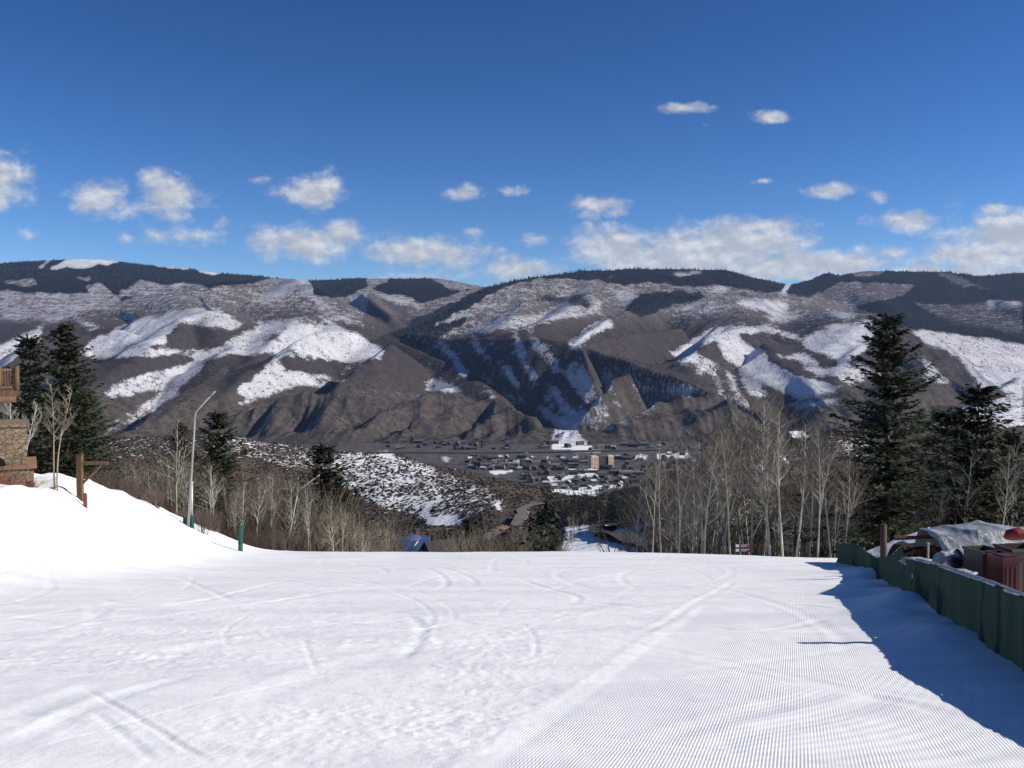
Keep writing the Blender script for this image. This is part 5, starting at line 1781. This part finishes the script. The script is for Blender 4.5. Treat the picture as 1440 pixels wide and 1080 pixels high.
def tarp_h(x, y):
    e = np.clip(1.25 - (np.abs(x - .6) / 3.2) ** 4, 0, 1) * np.clip(1.3 - np.abs(y / 1.7) ** 3, 0, 1)
    z = th * (.93 + .06 * np.sin(x * 1.9 + 1) + .06 * (fbm(x * 1.1 + 5, y * 1.3, 3, 3) - .5)) * e
    z = z + (.26 * (ridged(x * .9 + .35 * y, y * .25, 2, 12) - .6) + .07 * (ridged(x * 2.0 - .5 * y, y * .25, 2, 14) - .6)) * np.clip(e * 2, 0, 1) - .55 * np.clip(-y - .5, 0, 2) - .10 * np.clip(x - 1.5, 0, 2)
    z = np.where(x < -1.2, z + .0, z)
    return np.maximum(z, .05 + .05 * fbm(x, y, 2, 6))


tarp = drape('tarpaulin', tarp_m, -1.78, 3.4, -1.9, 1.9, tarp_h, 110, 80, (tx0, TY, tg))
tag(tarp, 'grey plastic tarpaulin sheet draped over a large heap behind the fence', 'tarpaulin')
hx0 = at(1266, 765, 46)[0]
hg = ground_z(hx0, 46)
hh0 = zat(740, 46) - hg


def heap_h(x, y):
    prof = np.clip(.22 + .62 * (x + 1.5) / 3.0, .05, 1) * np.clip((1.9 - x) * 3, 0, 1)
    e = np.clip(1.2 - np.abs(y / 1.7) ** 3, 0, 1)
    return hh0 * prof * e * (1 + .12 * (fbm(x * 1.5, y * 1.5, 3, 8) - .5)) + .04


heap = drape('snow_heap', simple('old_snow', (.80, .81, .84), (.66, .68, .73), 2.5, .7, bump=.05), -1.5, 1.9, -1.4, 1.8, heap_h, 70, 50, (hx0 + .15, 46.0, hg))
tag(heap, 'snow covered sloping end of the heap beside the tarpaulin', 'snow heap')
bmx = at(1286, 757, 37.6)
mb = MB(); mb.tube([(-.75, 0, 0), (.80, -.2, .10)], .075, 5)
o = mb.build('plank', simple('red_brown_paint', (.16, .055, .045), (.10, .04, .03), 3.0, .7)); o.location = bmx
tag(o, 'red brown plank sticking out from under the snow of the heap', 'plank')
# jumbled boards in the dark gap under the sheet
for k in range(7):
    px = RNG.uniform(1268, 1322)
    py = RNG.uniform(766, 784)
    p = at(px, py, 37.0 + RNG.uniform(-.6, .5))
    mb = MB()
    L = RNG.uniform(.7, 1.5)
    mb.box((0, 0, 0), (L, .16, .045)); mb.box((L * .3, 0, -.06), (.06, .30, .08)); mb.box((-L * .3, 0, -.06), (.06, .30, .08))
    o = mb.build('scrap_board', dark_wood_m if k % 2 else wood_m)
    o.location, o.rotation_euler = p, (RNG.uniform(-.7, .7), RNG.uniform(-.8, .8), RNG.uniform(0, 3))
    tag(o, 'dark scrap board jumbled in the hollow of the heap', 'board', 'scrap boards in the heap')
dk = drape('debris_shade_pile', simple('debris_shade', (.035, .028, .024), (.015, .013, .012), 3.0, .95, bump=.15), -1.3, 1.3, -.6, .6, lambda x, y: (hh0 * .72) * np.clip(1.15 - (x / 1.25) ** 4, 0, 1) * np.clip(1.1 - (y / .6) ** 4, 0, 1) * (.9 + .3 * (fbm(x * 2, y * 2, 3, 4) - .5)), 40, 24, (at(1298, 770, 38)[0], 38.4, ground_z(at(1298, 770, 38)[0], 38.4)))  # near-black mound puts the shade of the hollow into the debris colour
tag(dk, 'near black debris mound standing in for the shade under the tarpaulin', 'debris')
pst = at(1305, 783, 30)
mb = MB(); mb.tube([(0, 0, -1.2), (0, 0, zat(764, 30) - pst[2])], .036, 7)
mb.tube([(0, 0, zat(765, 30) - pst[2]), (.0, 0, zat(763, 30) - pst[2])], .05, 7)
o = mb.build('fence_stake', lance_m); o.location = pst
tag(o, 'single pale stake standing above the fence in front of the dark hollow', 'stake')

# crates and bins
def crate(px, py_top, Y, w_, d_, rz, mat, label, lid=None, cat='bin', rim=True, name='storage_bin'):
    x, y, zt_ = at(px, py_top, Y)
    g = ground_z(x, y)
    h = zt_ - g
    o = thing(name, label, cat, (x, y, g), rz)
    mb = MB()
    tk = .045
    for s in (-1, 1):
        mb.box((s * (w_ / 2 - tk / 2), 0, h / 2), (tk, d_, h))
        mb.box((0, s * (d_ / 2 - tk / 2), h / 2 - .003), (w_ - 2 * tk, tk, h - .006))
    mb.box((0, 0, h * .5), (w_ - 2 * tk, d_ - 2 * tk, .04))
    for s in (-.28, 0, .28):
        mb.box((s * w_, -d_ / 2 - .012, h / 2 - .06), (.05, .02, h - .2))
    mb.build('body', mat, o)
    if rim:
        mb = MB()
        for s in (-1, 1):
            mb.box((s * (w_ / 2 + .005), 0, h - .03), (.06, d_ + .07, .07))
            mb.box((0, s * (d_ / 2 + .005), h - .032), (w_ - .05, .06, .066))
        mb.build('rim', mat, o)
    if lid:
        mb = MB(); mb.box((0, 0, h + .035), (w_ + .10, d_ + .10, .06)); mb.box((0, 0, h + .075), (w_ * .8, d_ * .8, .03)); mb.build('lid', lid, o)
    return o


grey_brown = simple('grey_brown_plastic', (.085, .075, .064), (.06, .055, .046), 2.0, .55)
red_p = simple('dark_red_plastic', (.070, .014, .013), (.045, .011, .011), 2.0, .4)
crate(1383, 771, 25.5, .62, .7, .25, grey_brown, 'open grey brown storage bin between the tarpaulin and the red bin')
crate(1413, 785, 22.6, .42, .45, .2, red_p, 'dark red plastic bin just behind the fence', red_p)
crate(1432, 768, 25.0, .80, .7, .15, simple('brown_plastic', (.085, .07, .055), (.065, .053, .044), 2.0, .6), 'large brown storage bin behind the dark red bin')
crate(1404, 776, 24.6, .34, .4, .25, simple('red_brown_plastic', (.09, .02, .017), None, 2.0, .5), 'narrow red bin wedged between two brown bins')
rb = at(1434, 748, 28.5)
mb = MB()
NB = 14
for i in range(NB):
    f = i / (NB - 1)
mb.tube([(-.42, 0, -.05), (-.30, .03, .02), (-.05, -.03, .07), (.14, .02, .02), (.34, 0, .05), (.46, 0, -.06)], [.06, .16, .19, .14, .17, .06], 12)
o = mb.build('red_bundle', simple('red_nylon', (.22, .022, .02), (.11, .014, .014), 5.0, .5, bump=.06), None, True)
o.location = (rb[0], rb[1], rb[2] - .12)
tag(o, 'bright red nylon bundle lying on top of the tarpaulin', 'bundle')
bag_m = simple('clear_white_plastic', (.46, .47, .47), (.26, .27, .28), 3.0, .25, spec=.6, bump=.08)
for k, (px, py, Y, sz_) in enumerate(((1288, 790, 28.5, (.45, .30, .10)), (1330, 788, 26.6, (.28, .30, .20)), (1352, 806, 23.4, (.32, .22, .08)))):
    g = bmesh.new()
    bmesh.ops.create_icosphere(g, subdivisions=4, radius=1)
    P_ = np.array([v.co[:] for v in g.verts])
    dsp = 1 + .8 * (ridged(P_[:, 0] * 1.6 + k * 3, P_[:, 1] * 1.6 + P_[:, 2], 3, 5 + k) - .6)
    for v, s_ in zip(g.verts, dsp):
        v.co = Vector((v.co.x * sz_[0], v.co.y * sz_[1], v.co.z * sz_[2])) * float(s_)
    me = bpy.data.meshes.new('plastic_bag')
    g.to_mesh(me)
    g.free()
    me.materials.append(bag_m)
    for p in me.polygons:
        p.use_smooth = True
    o = bpy.data.objects.new('plastic_bag', me)
    COL.objects.link(o)
    o.location = at(px, py, Y)
    tag(o, ('long flat white plastic bag at the foot of the dark hollow', 'crumpled round white plastic bag in front of the tarpaulin', 'small white plastic bag lying along the top of the fence')[k], 'bag')
kx = at(1349, 790, 26.2)
g = bmesh.new()
bmesh.ops.create_icosphere(g, subdivisions=3, radius=1)
for v in g.verts:
    s_ = 1 + .3 * math.sin(5 * v.co.x + 3 * v.co.z)
    v.co = Vector((v.co.x * .22, v.co.y * .25, v.co.z * .28)) * s_
me = bpy.data.meshes.new('black_bag'); g.to_mesh(me); g.free()
me.materials.append(simple('black_plastic', (.018, .018, .02), None, 3.0, .3, spec=.6))
o = bpy.data.objects.new('black_bag', me); COL.objects.link(o); o.location = kx
tag(o, 'glossy black plastic bag beside the grey brown bin', 'bag')

# ------------------------------------------------------------------ houses below the crest
wall_brown = simple('brown_siding', (.10, .060, .042), (.07, .045, .034), 1.2, .9, (1, 1, 6))
wall_stone = simple('pale_stone_wall', (.28, .23, .18), (.20, .165, .13), .6, .9)
roof_dark = simple('dark_shingle', (.07, .06, .06), (.045, .042, .044), .8, .9)


def house(name, label, cat, loc, rz, w_, d_, h, rh, wall, roof, wins=3, chim=1, group=None, over=.6):
    o = thing(name, label, cat, loc, rz, group)
    mb = MB()
    x, y = w_ / 2, d_ / 2
    mb.add([(-x, -y, -3), (x, -y, -3), (x, y, -3), (-x, y, -3), (-x, -y, h), (x, -y, h), (x, y, h), (-x, y, h), (-x, 0, h + rh), (x, 0, h + rh)],
           [(0, 1, 5, 4), (2, 3, 7, 6), (1, 2, 6, 9, 5), (3, 0, 4, 8, 7)])
    mb.build('wall', wall, o)
    X, Yy = x + over, y + over
    e = rh / y
    z0, z1, tk = h - e * over, h + rh, .45
    mb = MB()
    mb.add([(-X, -Yy, z0), (X, -Yy, z0), (X, 0, z1), (-X, 0, z1), (X, Yy, z0), (-X, Yy, z0), (-X, -Yy, z0 + tk), (X, -Yy, z0 + tk), (X, 0, z1 + tk), (-X, 0, z1 + tk), (X, Yy, z0 + tk), (-X, Yy, z0 + tk)],
           [(3, 2, 1, 0), (2, 3, 5, 4), (6, 7, 8, 9), (9, 8, 10, 11), (0, 1, 7, 6), (4, 5, 11, 10), (1, 2, 8, 7), (2, 4, 10, 8), (3, 0, 6, 9), (5, 3, 9, 11)])
    mb.build('roof', roof, o)
    for k in range(wins):
        for fl in range(1 if h < 5 else 2):
            mb = MB(); mb.box((-x + (k + .5) * w_ / wins, -y - .03, 1.6 + 2.9 * fl), (w_ / wins * .42, .12, 1.4)); mb.build('window', dark_glass_m, o)
    mb = MB(); mb.box((x + .03, 0, h * .55), (.12, d_ * .35, 1.6)); mb.build('window', dark_glass_m, o)
    for k in range(chim):
        cx_ = (-.25, .3)[k] * w_
        mb = MB(); mb.box((cx_, .1 * d_, h + rh * .9 + .8), (1.3, 1.3, 2.6)); ch_ = mb.build('chimney', wall_brown, o)
        mb = MB(); mb.box((cx_, .1 * d_, h + rh * .9 + 2.2), (1.6, 1.6, .25)); mb.build('chimney_cap', roof_dark, ch_)
    return o


for (px, pt, Y, rz, w_, d_, h, rh, label, ch_) in (
        (588, 753, 320, -.95, 9, 7, 4.5, 3.2, 'steep snowy gabled roof house in the hollow, the largest of its row', 1), (570, 758, 310, -.75, 10, 8, 5, 3.8, 'dark house with a patchy snow roof beside the largest gabled house', 0),
        (605, 756, 300, -1.1, 9, 8, 5, 4.6, 'snowy gabled house with a brown chimney next to the largest gabled house', 1), (624, 759, 290, .5, 11, 8, 5.5, 3.0, 'brown low roofed house with a stub chimney by the slender conifer', 2),
        (547, 762, 310, -.8, 9, 7, 4.5, 3, 'grey house half hidden by aspens at the end of the roof row', 0)):
    x, y, zt_ = at(px, pt, Y)
    house('house', label, 'house', (x, y, zt_ - h - rh - .4), rz, w_, d_, h, rh, wall_brown, roof_dark if 'brown low' in label or 'grey house' in label else roof_snow_m, 3, ch_)
for (px, pt, Y, rz, w_, d_, h, rh, label, rf) in (
        (1392, 549, 880, .2, 22, 12, 5, 3.4, 'long dark house crowning the snowy knoll', roof_dark), (1330, 561, 840, -.2, 20, 12, 5, 3.6, 'dark house below the knoll top beside the tallest spruce', roof_dark),
        (1062, 643, 640, .5, 12, 9, 5, 4, 'snow roofed cabin on the hillside behind the aspen grove', roof_snow_m), (1098, 634, 660, 1.2, 13, 9, 5, 4.5, 'cabin with a bright blue shaded snow roof behind the grove', roof_snow_m),
        (1026, 656, 600, .1, 10, 8, 4, 3, 'small snow roofed cabin low on the wooded hillside', roof_snow_m), (1120, 600, 800, .4, 14, 10, 5, 4, 'white roofed house high on the hillside among conifers', roof_snow_m)):
    x, y, zt_ = at(px, pt, Y)
    house('house', label, 'house', (x, y, min(zt_ - h - rh - .4, ground_z(x, y) + .5)), rz, w_, d_, h, rh, wall_brown, rf, 3, 0)

# --- a car on the hairpin and a few more on the valley road
def car(label, loc, rz, col):
    o = thing('parked_car', label, 'car', loc, rz)
    body = MB()
    prof = [(-2.2, .35), (-2.2, .85), (-1.9, .98), (1.2, .98), (2.1, .82), (2.25, .55), (2.2, .35)]
    vs = [(x, -.85, z) for x, z in prof] + [(x, .85, z) for x, z in prof]
    n_ = len(prof)
    body.add(vs, [tuple(range(n_)), tuple(reversed(range(n_, 2 * n_)))] + [(i, i + n_, (i + 1) % n_ + n_, (i + 1) % n_) for i in range(n_)])
    body.build('body', simple('car_paint', col, tuple(c * .9 for c in col), 1.0, .25, spec=.5), o)
    cab = MB()
    prof = [(-1.75, .985), (-1.35, 1.48), (.35, 1.5), (1.15, .985)]
    vs = [(x, -.76 + (.1 if z > 1.2 else 0), z) for x, z in prof] + [(x, .76 - (.1 if z > 1.2 else 0), z) for x, z in prof]
    cab.add(vs, [(0, 1, 2, 3), (7, 6, 5, 4)] + [(i, i + 4, (i + 1) % 4 + 4, (i + 1) % 4) for i in range(4)])
    cab.build('windows', dark_glass_m, o)
    rf = MB(); rf.box((-.5, 0, 1.53), (1.6, 1.28, .06)); rf.build('roof', simple('car_roof', col, None, 1.0, .3), o)
    for x in (-1.35, 1.4):
        for s in (-1, 1):
            wh = MB(); wh.tube([(x, s * .70, .33), (x, s * .88, .33)], .33, 14); wh.build('wheel', simple('tyre_rubber', (.02, .02, .02), None, 2.0, .9), o)
    return o


cp = on_valley(873, 757.5)
dd = Vector(on_valley(884, 761)) - Vector(cp)
car('silver car parked on the dark hairpin road', (cp[0], cp[1], cp[2] + 1.35), math.atan2(dd.y, dd.x), (.62, .63, .64))
# guard rail of the hairpin
gpix = [(862, 739), (885, 736.5), (910, 734.5), (940, 731), (968, 726)]
P_ = smooth_line(level(road_pts(gpix)), 8)
gr_ = thing('guard_rail', 'long dark guard rail above the hairpin road', 'guard rail', P_[0])
mb = MB()
mb.tube([(p[0] - P_[0][0], p[1] - P_[0][1], p[2] - P_[0][2] + 2.0) for p in P_], .38, 5)
mb.build('rail', simple('rusty_rail', (.13, .10, .085), None, 1.0, .8), gr_)
for p in P_[::2]:
    mb = MB(); mb.box((p[0] - P_[0][0], p[1] - P_[0][1], p[2] - P_[0][2] + .9), (.3, .3, 2.0)); mb.build('post', dark_wood_m, gr_)

# ------------------------------------------------------------------ the town
def block(name, w_, d_, h, rh, walls, roof, floors, bays):
    """gabled block with window bands set into its long sides, one mesh with a roof and wall material"""
    mb = MB()
    x, y = w_ / 2, d_ / 2
    mb.add([(-x, -y, 0), (x, -y, 0), (x, y, 0), (-x, y, 0), (-x, -y, h), (x, -y, h), (x, y, h), (-x, y, h), (-x, 0, h + rh), (x, 0, h + rh)],
           [(0, 1, 5, 4), (2, 3, 7, 6), (1, 2, 6, 9, 5), (3, 0, 4, 8, 7)], 0)
    e = rh / y
    o_ = 1.0
    mb.add([(-x - o_, -y - o_, h - e * o_ + .1), (x + o_, -y - o_, h - e * o_ + .1), (x + o_, 0, h + rh + .1), (-x - o_, 0, h + rh + .1), (x + o_, y + o_, h - e * o_ + .1), (-x - o_, y + o_, h - e * o_ + .1)], [(0, 1, 2, 3), (3, 2, 4, 5)], 1)
    for f in range(floors):
        for k in range(bays):
            mb.box((-x + (k + .5) * w_ / bays, -y - .05, 2 + 3.2 * f), (w_ / bays * .5, .3, 1.7), mi=2)
    return mb.build(name, [walls, roof, dark_glass_m])


tw1 = simple('town_wall', (.20, .17, .14), (.13, .115, .10), .2, .9, vary=.9)
tw2 = simple('town_wall_dark', (.09, .08, .08), (.06, .055, .055), .2, .9, vary=.8)
roof_mix = simple('town_roof', (.11, .10, .105), (.07, .068, .072), .1, .9, vary=.8)
kinds = [block('town_house', 16, 11, 7, 4, tw2, roof_mix, 2, 4), block('town_house', 15, 12, 6, 4, tw1, roof_snow_m, 2, 4), block('town_house', 34, 14, 9, 4, tw2, roof_mix, 3, 8), block('town_house', 28, 13, 9, 4, tw1, roof_mix, 3, 6)]
KL = ['small dark roofed house in the valley town', 'small snow roofed house in the valley town', 'long dark row building in the valley town', 'pale walled row building in the valley town']
usedk = [False] * 4
kinds[1].data.materials[1] = simple('town_roof_snow', (.50, .51, .54), (.30, .30, .33), .12, .8, vary=.7)
spots = []


def town(px, py, k=None, s=1.0, rz=None):
    Y = 349 / ((py - 490) / F)
    x = (px - 720) / F * Y
    if ground_z(x, Y) > -346:
        return
    for q in spots:
        if abs(q[0] - x) < 15 and abs(q[1] - Y) < 20:
            return
    spots.append((x, Y))
    k = RNG.choice((0, 0, 1, 2, 3)) if k is None else k
    if usedk[k]:
        o = kinds[k].copy()
        COL.objects.link(o)
    else:
        usedk[k] = True
        o = kinds[k]
    o.location = (x, Y, -349)
    o.rotation_euler = (0, 0, RNG.choice((0, .3, -.3, 1.4, 1.8)) + RNG.uniform(-.15, .15) if rz is None else rz)
    o.scale = (s, s, s * RNG.uniform(.9, 1.25))
    tag(o, KL[k], 'building', KL[k].replace('house', 'houses').replace('building', 'buildings').replace(' in the', ' of the'))


for i in range(55):
    town(RNG.uniform(545, 790), RNG.uniform(622, 633.5) if RNG.random() < .7 else RNG.uniform(619, 625), RNG.choice((0, 0, 2, 0)))
for px in range(637, 672, 4):
    town(px, 632.5, 2, .8, .2)
for i in range(140):
    town(RNG.uniform(655, 835), RNG.uniform(643, 662))
for i in range(64):
    town(RNG.uniform(735, 910), RNG.uniform(656, 680))
for i in range(26):
    town(RNG.uniform(795, 1000), RNG.uniform(625, 634))
for i in range(26):
    town(RNG.uniform(860, 1010), RNG.uniform(637, 660))
for i in range(34):
    town(RNG.uniform(760, 880), RNG.uniform(676, 690), RNG.choice((0, 1)))
# the hotel: two tan towers joined by a dark block
Yh = 349 / ((660 - 490) / F)
hx_ = (845 - 720) / F * Yh
hotel = thing('hotel', 'big hotel of tan end towers and a dark middle block, tallest of the town', 'hotel', (hx_, Yh, -349), .45)
tan_m = simple('tan_stucco', (.66, .52, .34), (.55, .43, .28), .08, .9)
for x, w_, h in ((-25, 24, 38), (29, 18, 37)):
    mb = MB(); mb.box((x, 0, h / 2), (w_, 22, h)); mb.box((x, 0, h + 1), (w_ * .7, 15, 2.5)); tt = mb.build('tower', tan_m, hotel)
    for f in range(9):
        mb = MB()
        for q in range(4):
            mb.box((x - w_ / 2 + (q + .5) * w_ / 4, -11.05, 4 + 3.7 * f), (w_ / 9, .4, 1.9))
        mb.build('window_row', dark_glass_m, tt)
mb = MB(); mb.box((3, 6, 17), (38, 26, 34)); mid = mb.build('middle_block', simple('brown_stucco', (.115, .09, .08), (.09, .07, .065), .08, .9), hotel)
for f in range(8):
    mb = MB(); mb.box((3, -7.05, 4 + 3.7 * f), (35, .4, 1.5)); mb.build('window_row', dark_glass_m, mid)
mb = MB(); mb.box((3, 6, 34.9), (40, 28, 1.6)); mb.build('flat_roof', roof_dark, hotel)
def flat_building(px, py, w_, d_, h, wall, roof, label, cat='building', name='town_building'):
    Y = 349 / ((py - 490) / F)
    x = (px - 720) / F * Y
    o = thing(name, label, cat, (x, Y, -349))
    mb = MB(); mb.box((0, 0, h / 2), (w_, d_, h)); mb.build('wall', wall, o)
    mb = MB(); mb.box((0, 0, h + .4), (w_ + 1, d_ + 1, .8)); mb.box((w_ * .2, 0, h + 2), (w_ * .15, d_ * .2, 2.6)); mb.build('flat_roof', roof, o)
    mb = MB(); mb.box((0, -d_ / 2 - .1, h * .5), (w_ * .85, .4, h * .3)); mb.build('window_band', dark_glass_m, o)


flat_building(771, 666, 16, 14, 22, simple('orange_stucco', (.58, .34, .13), (.46, .28, .12), .1, .9), roof_dark, 'narrow orange stucco building in the valley town')
flat_building(888, 668, 66, 50, 9, simple('mall_wall', (.19, .13, .11), None, .05, .9), simple('gravel_roof', (.24, .20, .175), (.19, .16, .145), .03, .95), 'wide flat roofed brown store beside the hotel', 'store')
flat_building(820, 665, 80, 26, 8, tw2, roof_snow_m, 'low building with a long snow covered flat roof before the hotel')
flat_building(878, 646, 60, 24, 9, simple('teal_wall', (.06, .12, .11), None, .05, .9), simple('green_metal_roof', (.045, .12, .10), (.04, .10, .085), .05, .6), 'low green roofed building behind the hotel')
flat_building(855, 630, 56, 16, 7, simple('red_wall', (.22, .06, .055), None, .05, .9), simple('red_metal_roof', (.20, .06, .06), (.16, .06, .055), .05, .7), 'low red barn like building beyond the highway')
# ------------------------------------------------------------------ the air
hm = bpy.data.materials.new('haze')
hm.use_nodes = True
t = NT(hm.node_tree)
for n in list(t.n):
    if n.bl_idname == 'ShaderNodeBsdfPrincipled':
        t.n.remove(n)
pv = t.node('ShaderNodeVolumePrincipled')
pv.inputs['Color'].default_value = (.40, .58, 1.0, 1)
pv.inputs['Density'].default_value = 1.15e-5
pv.inputs['Anisotropy'].default_value = .1
t.l.new(pv.outputs[0], t.n['Material Output'].inputs['Volume'])
hb = MB()
hb.box((0, 7000, 330), (24000, 17000, 1400))
tag(hb.build('haze', hm), kind='stuff', label='thin blue air lying over the valley and mountains')
